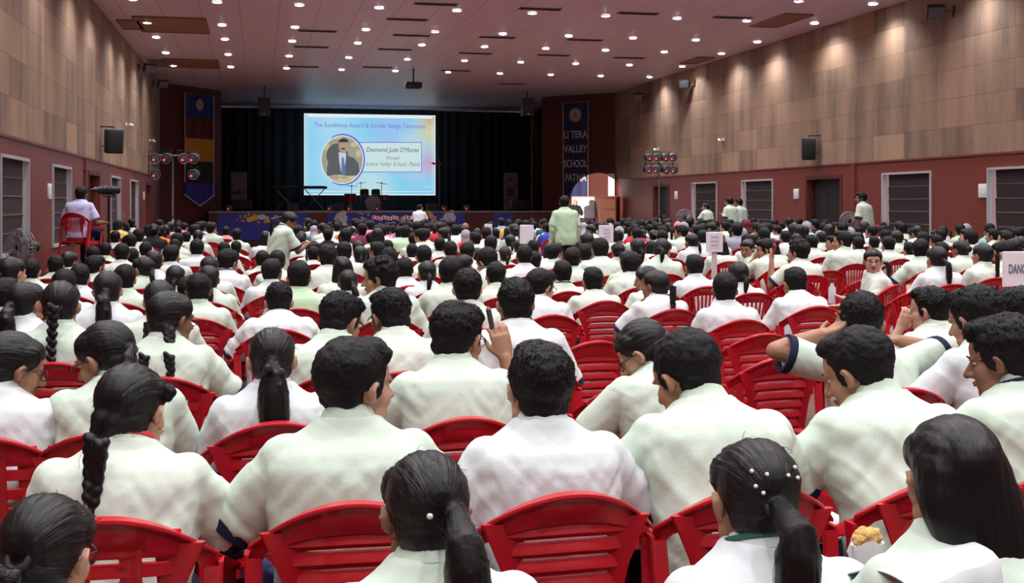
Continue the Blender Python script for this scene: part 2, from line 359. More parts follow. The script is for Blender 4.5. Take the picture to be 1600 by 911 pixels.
# pilaster beside the right-hand door
struct('trim_20', MB().box((XR - .05, 24.55, 0), (XR, 24.75, ZW)), 'wainscot')
struct('wall_rear', MB().box((XL - .3, YB - .2, 0), (XR + .3, YB, ZC)), 'tan_panels')
struct('wall_front', MB().box((XL - .3, YE + .3, 0), (XR + .3, YE + .5, ZC)), 'maroon_panel')
# splayed wings each side of the stage opening
LA, LB = Vector((XL, YSPL, 0)), Vector((-1.39, YS, 0)); RA, RB = Vector((XR, YSPL + .2, 0)), Vector((11.06, YS, 0))
def wing(name, A, B, th):
    d = (B - A).normalized(); n = Vector((-d.y, d.x, 0))
    if n.y < 0: n = -n
    A2, B2 = A + n * th, B + n * th
    mb = MB().add([(p.x, p.y, z) for z in (0, ZC) for p in (A, B, B2, A2)], [(0, 1, 2, 3), (4, 7, 6, 5), (0, 4, 5, 1), (1, 5, 6, 2), (2, 6, 7, 3), (3, 7, 4, 0)])
    struct(name, mb, 'maroon_panel')
wing('wall_left_wing', LA, LB, .25); wing('wall_right_wing', RA, RB, .25)
struct('wall_left_stage', MB().box((-3.2, YS + .3, 0), (-3.0, YE, ZC)), 'maroon_panel')
struct('wall_right_stage', MB().box((12.4, YS + .3, 0), (12.6, YE, ZC)), 'maroon_panel')
# the black curtain at the back of the stage, in real folds
def curtain(name, x0, x1, y, z0, z1, amp=.09):
    n = int((x1 - x0) / .05); vs = []; fs = []
    for i in range(n + 1):
        x = x0 + (x1 - x0) * i / n; yy = y + amp * math.sin(x * 14 + 1.5 * math.sin(x * 2.3)) * .5
        vs += [(x, yy, z0), (x, yy, z1), (x, yy + .02, z1), (x, yy + .02, z0)]
    for i in range(n):
        a, b = i * 4, i * 4 + 4
        for j in range(4): k = (j + 1) % 4; fs.append((a + j, b + j, b + k, a + k))
    return MB().add(vs, fs).build(name, 'curtain')
tag(curtain('stage_curtain', -2.9, 12.3, YE - .2, ZS + .02, ZC - .06), 'black stage curtain hanging in folds behind the projection screen', 'curtain')
# stage
YF = 44.2
sp = lambda px, py, Y=YF: at_y(px, py, Y)
XS0, XS1 = sp(326, 331).x, sp(932, 331).x
st = MB().box((XS0, YF, 0), (XS1, YE - .05, ZS - .04))
struct('floor_stage', st, 'maroon_panel')
struct('floor_stage_boards', MB().box((XS0, YF - .03, ZS - .04), (XS1, YE - .05, ZS)), 'stage_wood')
struct('trim_30', MB().box((XS0, YF - .06, ZS - .05), (XS1, YF - .03, ZS + .01)), 'stage_edge')
# ------------------------------------------------------------------ ceiling lights
mat('lamp_glow', (1, 1, 1), 0.5, emit=(1.0, 0.97, 1.0), es=30)
mat('lamp_ring', (0.75, 0.72, 0.75), 0.4)
lt = empty('ceiling_light')
MB().torus((0, 0, 0), .105, .014, Matrix.Rotation(PI / 2, 4, 'X') @ Matrix.Translation((0, 0, 0)), 24, 8).build('ring', 'lamp_ring', lt, (0, 0, -.012))
MB().ball((0, 0, 0), (.095, .095, .030), seg=20, rings=10).build('diffuser', 'lamp_glow', lt, (0, 0, -.010))
LX = [-2.58 + 1.712 * i for i in range(10)]
LY = [37.5, 34.4, 31.25, 28.8, 25.55, 22.85, 19.6, 16.4, 13.2, 10.0, 6.9, 3.8, 0.7, -2.4]
ld = bpy.data.lights.new('downlight', 'SPOT'); ld.energy = LAMP_W; ld.color = LAMP_COL; ld.spot_size = R(140); ld.spot_blend = 0.9; ld.shadow_soft_size = 0.07
first = True
for j, y in enumerate(LY):
    for i, x in enumerate(LX):
        p = (x, y, ZC - .004); u, v, d = pix(p)
        t = lt if first else copy_tree(lt)
        first = False; t.location = p
        rn = ('farthest from the camera' if j == 0 else '%s row out from the stage' % ORD[j + 1])
        tag(t, 'round white ceiling downlight, %s, %s from the left wall' % (rn, ORD[i + 1]), 'ceiling light', 'ceiling downlights')
        lo = bpy.data.objects.new('downlight_lamp', ld); COL.objects.link(lo); lo.parent = t; lo.location = (0, 0, -.05)
def drop(t):
    for c in list(t.children): bpy.data.objects.remove(c)
    bpy.data.objects.remove(t)
# lights well outside the view keep their lamp but need no fixture of their own labels
# ------------------------------------------------------------------ vents and panels in the ceiling
def ceil_pt(px, py): return at_d(px, py, (ZC - CAM_H) * F_PX / (HZ - py))
vents = [(681, 6), (844, 13.5), (997, 20.5), (914, 62), (743, 83), (865, 86), (983, 90), (496, 48), (643, 55), (486, 73), (617, 77), (777, 58), (1145, 27), (712, 110), (800, 131), (474, 104), (636, 30), (590, 105)]
def vent(px, py, w=.95, h=.26):
    p = ceil_pt(px, py); mb = MB()
    fr = MB().box((-w / 2, -h / 2, -.012), (w / 2, h / 2, 0))
    e = fr.build('ceiling_vent', 'vent', smooth=False); e.location = (p.x, p.y, ZC - .002)
    for k in range(4): mb.box((-w / 2 + .03, -h / 2 + .03 + k * .055, -.022), (w / 2 - .03, -h / 2 + .045 + k * .055, -.010))
    mb.build('louvre', 'black_plastic', e, smooth=False)
    return e
for k, (a, b) in enumerate(sorted(vents)):
    tag(vent(a, b), 'dark slotted air vent in the ceiling, %s counting from the left' % ORD[k + 1], 'vent', 'slot vents in the ceiling')
def cpanel(name, x0, y0, x1, y1, mt, label):
    a = ceil_pt(x0, y1); b = ceil_pt(x1, y0)
    o = MB().box((min(a.x, b.x), min(a.y, b.y), -.02), (max(a.x, b.x), max(a.y, b.y), 0), bev=.005).build(name, mt, smooth=False); o.location.z = ZC - .002
    e = MB()
    X0, X1, Y0, Y1 = min(a.x, b.x), max(a.x, b.x), min(a.y, b.y), max(a.y, b.y)
    for lo, hi in (((X0, Y0), (X1, Y0 + .04)), ((X0, Y1 - .04), (X1, Y1)), ((X0, Y0), (X0 + .04, Y1)), ((X1 - .04, Y0), (X1, Y1))): e.box((lo[0], lo[1], -.035), (hi[0], hi[1], -.015))
    e.build('frame', 'ceiling_brown', o, smooth=False)
    tag(o, label, 'ceiling panel')
cpanel('ceiling_panel', 221, 28, 322, 48, 'ceiling_brown', 'brown rectangular ceiling panel near the left wall, nearer of two')
cpanel('ceiling_panel', 262, 93, 341, 104, 'ceiling_brown', 'brown rectangular ceiling panel near the left wall, farther of two')
cpanel('air_grille', 192, 31, 219, 44, 'vent', 'dark square air grille by the left wall, nearer of two')
cpanel('air_grille', 238, 93, 258, 102, 'vent', 'dark square air grille by the left wall, farther of two')
cpanel('ceiling_panel', 1172, 22, 1272, 40, 'ceiling_brown', 'brown rectangular ceiling panel near the right wall, nearer of two')
cpanel('ceiling_panel', 1062, 89, 1118, 98, 'ceiling_brown', 'brown rectangular ceiling panel near the right wall, farther of two')
# ------------------------------------------------------------------ writing
def text(body, size, loc, rot, mt, parent=None, ext=.002, name='lettering', align='CENTER', sx=1, shear=0, spacing=1, off=0):
    c = bpy.data.curves.new(name, 'FONT'); c.body = body; c.size = size; c.align_x = align; c.align_y = 'CENTER'; c.extrude = ext; c.shear = shear; c.space_character = spacing
    c.offset = off
    o = bpy.data.objects.new(name, c); COL.objects.link(o); c.materials.append(M[mt]); o.location = loc; o.rotation_euler = rot; o.scale.x = sx
    if parent: o.parent = parent
    return o
# ------------------------------------------------------------------ projection screen
YSC = 51.2
a, b = at_y(477, 179, YSC), at_y(678.5, 303.5, YSC)
SW, SH = b.x - a.x, a.z - b.z; sc_c = Vector(((a.x + b.x) / 2, YSC, (a.z + b.z) / 2))
scr = empty('projection_screen', (sc_c.x, YSC, b.z)); tag(scr, 'large lit projection screen with blue slide above the drum kit', 'projection screen')
def slide_mat():
    m = bpy.data.materials.new('slide'); m.use_nodes = True; nt = m.node_tree; N = nt.nodes; L = nt.links
    N.remove(N['Principled BSDF']); em = N.new('ShaderNodeEmission'); L.new(em.outputs[0], N['Material Output'].inputs[0])
    tc = N.new('ShaderNodeTexCoord'); last = None
    base = N.new('ShaderNodeRGB'); base.outputs[0].default_value = (0.25, 0.66, 0.93, 1); last = base.outputs[0]
    for (x, z, r, col, k) in ((-.20, -.15, .42, (.50, .80, .90), .8), (.02, -.42, .25, (.62, .82, .80), .8), (-.30, .45, .30, (.55, .80, .95), .6), (.15, .30, .25, (.42, .52, .95), .6), (.36, -.1, .24, (.58, .62, .88), .7), (.47, .30, .22, (.72, .68, .40), .9), (.47, .50, .13, (.72, .40, .18), .9), (.46, -.10, .15, (.62, .36, .55), .8), (.30, .12, .18, (.60, .78, .78), .6)):
        mp = N.new('ShaderNodeMapping'); mp.vector_type = 'POINT'; mp.inputs['Location'].default_value = (-x * SW, 0, -(z + .5) * SH); L.new(tc.outputs['Object'], mp.inputs[0])
        ln = N.new('ShaderNodeVectorMath'); ln.operation = 'LENGTH'; L.new(mp.outputs[0], ln.inputs[0])
        mr = N.new('ShaderNodeMapRange'); mr.interpolation_type = 'SMOOTHSTEP'; mr.inputs['From Min'].default_value = 0; mr.inputs['From Max'].default_value = r * SW; mr.inputs['To Min'].default_value = k; mr.inputs['To Max'].default_value = 0
        L.new(ln.outputs['Value'], mr.inputs[0]); mx = N.new('ShaderNodeMix'); mx.data_type = 'RGBA'; L.new(mr.outputs[0], mx.inputs[0]); L.new(last, mx.inputs[6]); mx.inputs[7].default_value = (*col, 1); last = mx.outputs[2]
    L.new(last, em.inputs[0]); em.inputs[1].default_value = 0.92; M['slide'] = m
slide_mat()
def emat(n, c, s=.9):
    m = bpy.data.materials.new(n); m.use_nodes = True; nt = m.node_tree; nt.nodes.remove(nt.nodes['Principled BSDF']); e = nt.nodes.new('ShaderNodeEmission'); e.inputs[0].default_value = (*c, 1); e.inputs[1].default_value = s
    nt.links.new(e.outputs[0], nt.nodes['Material Output'].inputs[0]); M[n] = m
emat('slide_lilac', (.24, .32, .76)); emat('slide_ring', (.17, .20, .68)); emat('slide_white', (.85, .93, .95)); emat('slide_box', (.66, .84, .86)); emat('slide_ink', (.08, .09, .13)); emat('slide_grey', (.22, .25, .30))
emat('p_back', (.38, .38, .30)); emat('p_chair', (.13, .13, .14)); emat('p_suit', (.12, .13, .15)); emat('p_face', (.48, .34, .24)); emat('p_hair', (.06, .05, .05)); emat('p_shirt', (.60, .68, .76)); emat('p_tie', (.13, .22, .42)); emat('p_desk', (.62, .56, .36)); emat('p_lamp', (.62, .55, .30)); emat('p_hand', (.50, .38, .26))
MB().box((-SW / 2, 0, 0), (SW / 2, .03, SH)).build('slide', 'slide', scr, smooth=False)
fr = MB(); t_ = .05
for lo, hi in (((-SW / 2 - t_, -t_), (SW / 2 + t_, 0)), ((-SW / 2 - t_, SH), (SW / 2 + t_, SH + t_)), ((-SW / 2 - t_, 0), (-SW / 2, SH)), ((SW / 2, 0), (SW / 2 + t_, SH))): fr.box((lo[0], -.01, lo[1]), (hi[0], .04, hi[1]))
fr.build('screen_border', 'slide_white', scr, smooth=False)
def s2(px, py):                      # slide pixel -> local x, z
    p = at_y(px, py, YSC); return p.x - sc_c.x, p.z - b.z
def flat(name, mt, pts, yy):
    q = [s2(*p) for p in pts]; n = len(q)
    return MB().add([(x, yy, z) for x, z in q] + [(x, yy + .004, z) for x, z in q], [tuple(range(n)), tuple(reversed(range(n, 2 * n)))] + [(i, i + n, (i + 1) % n + n, (i + 1) % n) for i in range(n)]).build(name, mt, scr, smooth=False)
def ell(cx, cy, rx, ry, a0=0, a1=360, n=40): return [(cx + rx * math.cos(R(a0 + (a1 - a0) * i / n)), cy - ry * math.sin(R(a0 + (a1 - a0) * i / n))) for i in range(n + (a1 - a0 < 360))]
MB().tube([(-SW * .4, .015, SH), (-SW * .4, .015, ZC - b.z)], .008, 6).tube([(SW * .4, .015, SH), (SW * .4, .015, ZC - b.z)], .008, 6).build('hanging_wire', 'black_metal', scr)
ln = MB()
for (x0, y0, x1, y1) in ((480.5, 182, 675.5, 182.6), (480.5, 299, 675.5, 299.6), (480.5, 182, 481.1, 299.6), (675, 182, 675.6, 299.6)):
    p, q = s2(x0, y1), s2(x1, y0); ln.box((p[0], -.006, p[1]), (q[0], -.001, q[1]))
ln.build('slide_outline', 'slide_white', scr, smooth=False)
flat('title_box', 'slide_ring', [(560, 222), (659, 222), (659, 269.3), (560, 269.3)], -.004)
flat('title_panel', 'slide_box', [(560, 223.2), (658, 223.2), (658, 268.2), (560, 268.2)], -.008)
flat('portrait_ring', 'slide_ring', ell(535.5, 249.5, 35, 40.5, -118, 122) + list(reversed(ell(535.5, 249.5, 32, 37.5, -118, 122))), -.010)
flat('portrait_rim', 'slide_white', ell(534.5, 249.5, 33.5, 38), -.012)
def clip(pts, cx=534.5, cy=249.5, rx=32.2, ry=36.5):
    out = []
    for x, y in pts:
        k = math.hypot((x - cx) / rx, (y - cy) / ry)
        out.append((x, y) if k <= 1 else (cx + (x - cx) / k, cy + (y - cy) / k))
    return out
flat('portrait_room', 'p_back', ell(534.5, 249.5, 32.2, 36.5), -.016)
for q in ((511, 230, 4, 6), (553, 226, 5, 4), (560, 240, 4, 6), (527, 216, 8, 2)): flat('portrait_shelf', 'p_lamp', clip(ell(*q)), -.018)
flat('portrait_armchair', 'p_chair', clip(ell(527, 243, 17, 19) + []), -.020)
flat('portrait_suit', 'p_suit', clip([(528, 240), (521, 243), (514, 249), (511, 262), (508, 276), (520, 284), (549, 284), (563, 270), (560, 255), (553, 247), (542, 243), (540, 240)]), -.024)
flat('portrait_shirt', 'p_shirt', [(529, 238), (541, 239), (540, 252), (537, 276), (533, 270), (530, 252)], -.028)
flat('portrait_tie', 'p_tie', [(534, 246), (537, 246), (540, 268), (537, 276), (533, 270)], -.032)
flat('portrait_face', 'p_face', ell(536.5, 229, 7.4, 10.5), -.032)
flat('portrait_hair', 'p_hair', ell(536.5, 221.5, 7.8, 5.2, -10, 190), -.036)
flat('portrait_moustache', 'p_hair', ell(536, 232.4, 3.6, 1.2), -.036)
flat('portrait_desk', 'p_desk', clip([(511, 276), (530, 273), (545, 275), (560, 276), (552, 283), (535, 286), (518, 282)]), -.034)
flat('portrait_hand', 'p_hand', ell(523, 277, 8, 4), -.038); flat('portrait_hand', 'p_hand', ell(538, 277.5, 6, 2.6), -.038)
def stext(body, px, py, hpx, wpx, mt, shear=0, off=0):
    x, z = s2(px, py); k = YSC * CT / F_PX * 1.01
    o = text(body, hpx * k * 1.4, (x, -.03, z), (PI / 2, 0, 0), mt, scr, .001, 'slide_lettering', shear=shear, off=off)
    bpy.context.view_layer.update(); o.scale.x = wpx * k * 1.0 / max(o.dimensions.x, .01); return o
stext('The Excellence Award & Scholar Badge Ceremony', 578.5, 196.5, 7.2, 176, 'slide_lilac', off=.004)
stext("Desmond Jude D'Monte", 613, 234.5, 7.4, 83, 'slide_ink', .25)
stext('Principal', 613, 247, 6.0, 21, 'slide_grey', .4)
stext('Litera Valley School, Patna', 613.5, 256.5, 6.8, 85, 'slide_grey', .4)
stext('LITERA', 667, 292, 2.2, 10, 'slide_white')
# ------------------------------------------------------------------ banners on the splayed wings
def ray_line(px, A, B):
    t = (px - 800) / F_PX; dx, dy = t * CT + ST, CT - t * ST        # the sight line in plan
    ex, ey = B.x - A.x, B.y - A.y; s = (A.y * dx - A.x * dy) / (ex * dy - ey * dx)
    return Vector((A.x + ex * s, A.y + ey * s, 0))
def banner(name, A, B, x0, x1, top, label):
    p, q = ray_line(x0, A, B), ray_line(x1, A, B); d = (q - p).normalized(); ang = math.atan2(d.y, d.x)
    n = Vector((d.y, -d.x, 0)); n = n if n.y < 0 else -n; p = p + n * .06
    zt = at_d((x0 + x1) / 2, top, (dof(p.x, p.y) + dof(q.x, q.y)) / 2).z
    e = empty(name, (p.x, p.y, zt), ang); tag(e, label, 'banner'); return e, (q - p).length, dof(p.x, p.y)
mat('b_blue', (.012, .035, .20), .7); mat('b_maroon', (.09, .008, .012), .7); mat('b_yellow', (.62, .28, .02), .7); mat('b_black', (.008, .014, .016), .7); mat('b_royal', (.035, .03, .33), .7); mat('b_navy', (.018, .022, .085), .7); mat('b_white', (.55, .52, .55), .7); mat('b_emblem', (.50, .45, .46), .7); mat('b_seal', (.13, .03, .05), .7)
e, W, D = banner('striped_banner', LA, LB, 287, 331, 149, 'long five-colour striped banner with pointed foot left of the stage')
k = D / F_PX
def strip(e, z0, z1, W, mt, W2=None, point=0, name='stripe'):
    n = 14; vs = []; fs = []
    for j, (z, ww) in enumerate(((-z0 * k, W), (-z1 * k, W2 or W))):
        for i in range(n + 1):
            x = (i / n - .5) * ww + W / 2; zz = z - (point * k * (1 - abs(i / n - .5) * 2) if j else 0)
            vs.append((x, -.012 * math.sin(i * 1.3 + j), zz))
    m_ = len(vs); vs += [(x, y + .008, z) for x, y, z in vs]
    for i in range(n): a = i; b_ = n + 1 + i; fs += [(a, a + 1, b_ + 1, b_), (a + m_, b_ + m_, b_ + 1 + m_, a + 1 + m_)]
    return MB().add(vs, fs).build(name, mt, e, smooth=False)
strip(e, 0, 35, W, 'b_blue'); strip(e, 35, 69, W, 'b_maroon'); strip(e, 69, 105, W, 'b_yellow'); strip(e, 105, 139, W, 'b_black'); strip(e, 139, 160, W * 1.08, 'b_royal', W * 1.08, 14)
MB().box((-.03, -.03, -139 * k), (0, .01, 0)).box((W, -.03, -158 * k), (W + .035, .01, 0)).build('white_edging', 'b_white', e, smooth=False)
hb = MB(); zz = -162 * k; hb.tube([(-.06, -.02, -158 * k), (W / 2, -.02, -176 * k), (W + .06, -.02, -158 * k)], .03, 6); hb.build('white_edging', 'b_white', e)
MB().tube([(-.08, 0, .03), (W + .08, 0, .03)], .02, 8).build('hanging_rod', 'grey_metal', e)
def emblem(e, cx, z, r):
    MB().disc((cx, -.03, z), r, r, 'y', 32, .01).build('emblem', 'b_emblem', e)
    m_ = MB(); m_.torus((cx, -.038, z), r * .82, r * .03); 
    m_.add([(cx - r * .5, -.04, z - r * .1), (cx - r * .1, -.04, z + r * .15), (cx, -.04, z + r * .55), (cx + r * .1, -.04, z + r * .15), (cx + r * .5, -.04, z - r * .1), (cx, -.04, z + r * .02)], [(0, 5, 1), (1, 5, 3), (1, 3, 2), (3, 5, 4)])
    m_.tube([(cx - r * .35, -.04, z - r * .35), (cx, -.04, z - r * .25), (cx + r * .35, -.04, z - r * .35)], r * .05, 6)
    m_.build('emblem_mark', 'b_seal', e)
emblem(e, W / 2, -15 * k, 9 * k)
text('LITERA VALLEY SCHOOL', .13, (W / 2, -.03, -30 * k), (PI / 2, 0, 0), 'b_royal', e)
e, W, D = banner('navy_banner', RA, RB, 921, 882, 161, 'long navy banner with white lettering right of the stage')
k = D / F_PX
# local +x must run left to right as seen
p, q = ray_line(881.5, RA, RB), ray_line(921, RA, RB); d_ = (q - p).normalized(); nn = Vector((d_.y, -d_.x, 0)); nn = nn if nn.y < 0 else -nn
e.rotation_euler.z = math.atan2(d_.y, d_.x); e.location = (p.x + nn.x * .06, p.y + nn.y * .06, e.location.z); W = (q - p).length
strip(e, 0, 148, W, 'b_navy', W * .98, 0, 'cloth')
MB().tube([(0, -.02, 0), (.01, -.02, -148 * k)], .018, 6).tube([(W, -.02, 0), (W * .985, -.02, -148 * k)], .018, 6).build('white_edging', 'b_white', e)
MB().tube([(-.1, 0, .03), (W + .1, 0, .03)], .025, 8).build('hanging_rod', 'grey_metal', e)
emblem(e, W * .49, -19 * k, 11 * k)
mat('b_letter', (.50, .48, .55), .7)
for s_, yy in (('LI TERA', 50), ('VALLEY', 73), ('SCHOOL', 96), ('PATNA', 118)):
    o = text(s_, 14 * k * 1.15, (W / 2, -.035, -(yy) * k), (PI / 2, 0, 0), 'b_letter', e, .004, off=.008); bpy.context.view_layer.update(); o.scale.x = W * (.92 if s_ != 'PATNA' else .84) / o.dimensions.x
# ------------------------------------------------------------------ cloth banner on the front of the stage
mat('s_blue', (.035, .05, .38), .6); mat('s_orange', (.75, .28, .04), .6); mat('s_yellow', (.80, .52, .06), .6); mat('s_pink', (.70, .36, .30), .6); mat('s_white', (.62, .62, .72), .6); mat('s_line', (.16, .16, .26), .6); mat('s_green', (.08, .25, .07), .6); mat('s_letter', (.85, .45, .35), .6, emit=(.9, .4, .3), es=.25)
rnd = random.Random(5)
def blob2(mb, x, z, rx, rz, yy): mb.disc((x, yy, z), rx, rz, 'y', 14, .006)
for idx, (x0, x1, lab) in enumerate(((341, 482, 'blue cloth banner with flowers and white disc, under the striped banner'), (511, 726, 'long blue cloth banner with glowing lettering under the screen'), (771, 801, 'short plain blue cloth banner on the stage front'))):
    X0, X1 = sp(x0, 335).x, sp(x1, 335).x
    o = MB().box((X0, YF - .05, .25), (X1, YF - .035, ZS - .07)).build('stage_front_banner', 's_blue', smooth=False); tag(o, lab, 'banner')
    def dec(nm, mt, lst):
        m_ = MB()
        for (x, y, rx, rz) in lst: p = sp(x, y); kk = YF / F_PX; blob2(m_, p.x, p.z, rx * kk, rz * kk, YF - .056 - .004 * rnd.random())
        m_.build(nm, mt, o, smooth=False)
    if idx == 0:
        dec('yellow_flower', 's_yellow', [(396, 341, 7, 3.5), (390, 343, 5, 4), (418, 342, 3, 4), (420, 346, 3, 2)]); dec('orange_flower', 's_orange', [(383, 338, 3, 2.5), (398, 336, 4, 2), (380, 345, 2.5, 2), (404, 347, 2, 2), (431, 338, 3, 2.5), (415, 346, 3, 3)])
        dec('white_disc', 's_white', [(409, 339, 7, 4.2)]); dec('petal', 's_pink', [(389, 335, 2, 2), (376, 340, 1.5, 1.3), (370, 343, 1.2, 1), (375, 337, 1.5, 1), (433, 343, 3, 2)])
    if idx == 1:
        def bust(x, y, sgn=1):
            dec('printed_portrait', 's_white', [(x, y, 7.5, 6), (x - 5, y + 3, 5, 5), (x + 5, y + 4, 5, 5), (x, y + 8, 9, 5), (x + 3, y - 4, 5, 4)]); dec('printed_features', 's_line', [(x - 3, y + 1, 1.2, .6), (x + 3, y + 1, 1.2, .6), (x, y + 4, 1, 1), (x, y + 6.5, 2.5, .6)])
        bust(533, 337); bust(702, 336)
        dec('petal', 's_white', [(560 + rnd.uniform(0, 17), 332 + rnd.uniform(0, 14), 1.6, 1.2) for _ in range(7)] + [(566, 343, 1.5, 3.5)]); dec('orange_flower', 's_orange', [(558 + rnd.uniform(0, 18), 332 + rnd.uniform(0, 12), 1.5, 1.5) for _ in range(7)])
        dec('flower_spray', 's_yellow', [(668 + i * .9 + rnd.uniform(-3, 3), 332 + i * .9 + rnd.uniform(-2, 2), 1.8, 1.5) for i in range(14)]); dec('flower_spray', 's_orange', [(668 + i * .9 + rnd.uniform(-4, 4), 334 + i * .9 + rnd.uniform(-2, 2), 1.5, 1.3) for i in range(14)])
        dec('flower_spray', 's_pink', [(666 + i + rnd.uniform(-4, 4), 331 + i * .9 + rnd.uniform(-2, 2), 1.2, 1.3) for i in range(10)])
        lt_ = MB()                                       # rounded script along the middle: unreadable at this size, kept as rings and strokes
        for i, x in enumerate(list(range(584, 620, 5)) + list(range(629, 648, 5))):
            p = sp(x, 339.5 + (i % 3)); kk = YF / F_PX; lt_.torus((p.x, YF - .058, p.z), 2.0 * kk, .75 * kk, seg=12, tseg=5, ry=2.3 * kk)
            lt_.tube([(p.x + 2.4 * kk, YF - .058, p.z + 2.8 * kk), (p.x + 2.6 * kk, YF - .058, p.z - 2.8 * kk)], .65 * kk, 5)
        lt_.build('lettering', 's_letter', o)
# ------------------------------------------------------------------ roll-up standees on the stage
def standee(x0, x1, y0, y1, Y, label, mark):
    a, b_ = at_y(x0, y0, Y), at_y(x1, y1, Y); Wd = b_.x - a.x; H = a.z - ZS
    e = empty('roll_up_banner', ((a.x + b_.x) / 2, Y, ZS)); tag(e, label, 'banner')
    MB().box((-Wd / 2, 0, .08), (Wd / 2, .006, H)).build('printed_sheet', 's_sheet', e, smooth=False)
    MB().box((-Wd / 2 - .02, -.08, 0), (Wd / 2 + .02, .08, .09), bev=.02).build('base', 'grey_metal', e)
    MB().tube([(-Wd / 2, 0, H), (Wd / 2, 0, H)], .015, 8).build('top_rail', 'grey_metal', e)
    MB().tube([(0, .03, .08), (0, .03, H)], .01, 8).build('pole', 'grey_metal', e)
    m_ = MB()
    if mark == 'flame':
        for i in range(7): t = (i - 3) * .1; m_.tube([(t * .4, -.004, H * .42), (t * 1.1, -.004, H * .50), (t * 1.3, -.004, H * (.58 - abs(t) * .3))], [.05, .05, .015], 6, flat=.1)
    else: m_.box((-.17, -.006, H * .38), (.17, 0, H * .58)); m_.torus((0, -.004, H * .72), .2, .02)
    m_.build('printed_mark', 's_redmark', e)
    ln_ = MB()
    for i in range(4): ln_.box((-Wd * (.40 - .04 * i), -.004, H * (.93 - .06 * i)), (Wd * (.40 - .05 * i), 0, H * (.95 - .06 * i)))
    for i in range(2): ln_.box((-Wd * .36, -.004, H * (.30 - .05 * i)), (Wd * .36, 0, H * (.315 - .05 * i)))
    ln_.build('printed_lines', 's_line', e, smooth=False)
mat('s_sheet', (.27, .26, .32), .6); mat('s_redmark', (.16, .03, .03), .6)
standee(361, 386, 269, 330, 49.5, 'white roll-up banner with red mark behind the striped banner', 'flame')
standee(787, 809, 270, 328, 49.5, 'white roll-up banner with dark square on the right side of stage', 'square')
# ------------------------------------------------------------------ things on the stage
def on(px, Y): return at_y(px, 300, Y).x
def keyboard(px0, px1, label, lab2, Y=47.5):
    x0, x1 = on(px0, Y), on(px1, Y); L_ = x1 - x0; cx = (x0 + x1) / 2; z = at_y(px0, 295, Y).z
    e = empty('keyboard', (cx, Y, z)); tag(e, label, 'keyboard')
    MB().box((-L_ / 2, -.16, 0), (L_ / 2, .16, .10), bev=.02).build('case', 'black_plastic', e)
    MB().box((-L_ / 2 + .06, .02, .10), (L_ / 2 - .06, .14, .112)).build('keys', 'white_plastic', e, smooth=False)
    m_ = MB()
    for i in range(24): m_.box((-L_ / 2 + .08 + i * (L_ - .2) / 24, .02, .112), (-L_ / 2 + .10 + i * (L_ - .2) / 24, .09, .122))
    m_.build('black_keys', 'black_metal', e, smooth=False)
    s = empty('keyboard_stand', (cx, Y, ZS)); tag(s, lab2, 'stand'); h = z - ZS
    for dy, a, b_ in ((-.12, -.38, .38), (.12, .38, -.38)):
        MB().tube([(a, dy, .03), (b_, dy, h - .01)], .018, 8).build('leg', 'grey_metal', s)
        MB().tube([(a, -.25, .02), (a, .25, .02)], .016, 8).build('foot', 'black_metal', s)
        MB().tube([(b_, -.2, h - .015), (b_, .2, h - .015)], .014, 8).build('support_bar', 'black_metal', s)
keyboard(425, 467, 'black electronic keyboard left of the screen edge', 'folding cross stand under the left keyboard')
keyboard(472, 511, 'black electronic keyboard below the screen corner', 'folding cross stand under the keyboard below the screen')
# drum kit
DY = 47.8; dx = on(577, DY); k = DY / F_PX
dk = empty('drum_kit', (dx, DY, ZS)); tag(dk, 'drum kit with red floor drum and two raised cymbals below the screen', 'drum kit')
mat('drum_red', (.30, .01, .015), .3, coat=.5); mat('drum_skin', (.35, .35, .37), .5); mat('drum_black', (.02, .02, .022), .3, coat=.4); mat('cymbal', (.16, .14, .12), .3, .9)
def drum(nm, x, y, z, r, h, mt, rx=0):
    mt_ = Matrix.Translation((x, y, z)) @ Matrix.Rotation(rx, 4, 'X')
    o = MB().tube([(0, 0, 0), (0, 0, h)], r, 24, mtx=mt_).build(nm, mt, dk)
    MB().tube([(0, 0, h - .01), (0, 0, h + .01)], r * 1.03, 24, mtx=mt_).build('drum_head', 'drum_skin', o)
    rg = MB()
    for zz in (0, h): rg.tube([(0, 0, zz - .015), (0, 0, zz + .02)], r * 1.05, 24, mtx=mt_)
    for i in range(8): a = PI * i / 4; rg.tube([(r * 1.05 * math.cos(a), r * 1.05 * math.sin(a), .02), (r * 1.05 * math.cos(a), r * 1.05 * math.sin(a), h - .02)], .008, 5, mtx=mt_)
    rg.build('hoop', 'grey_metal', o)
drum('bass_drum', .10, -.2, .30, .29, .42, 'drum_black', PI / 2 * 1.0)
drum('floor_drum', -.78, -.1, .30, .23, .38, 'drum_red'); drum('tom_drum', -.18, .15, .62, .17, .22, 'drum_black', R(-15)); drum('tom_drum', .28, .15, .62, .17, .22, 'drum_black', R(-15)); drum('snare_drum', .62, .1, .48, .18, .15, 'drum_red')
for (x, z, t) in ((-.32, 1.12, .25), (.52, 1.12, -.2), (-.70, 1.0, 0)):
    o = MB().loft([[Vector((x + r_ * math.cos(a), .2 + r_ * math.sin(a), z + zz + t * r_ * math.cos(a) * .8)) for a in [2 * PI * j / 28 for j in range(28)]] for r_, zz in ((.25, 0), (.24, .012), (.06, .02), (.03, .045), (.01, .05))]).build('cymbal', 'cymbal', dk)
    s = MB().tube([(x, .2, .02), (x, .2, z + .03)], .012, 6)
    for a in (0, 2.1, 4.2): s.tube([(x, .2, .35), (x + .28 * math.cos(a), .2 + .28 * math.sin(a), .01)], .01, 6)
    s.build('cymbal_stand', 'grey_metal', dk)
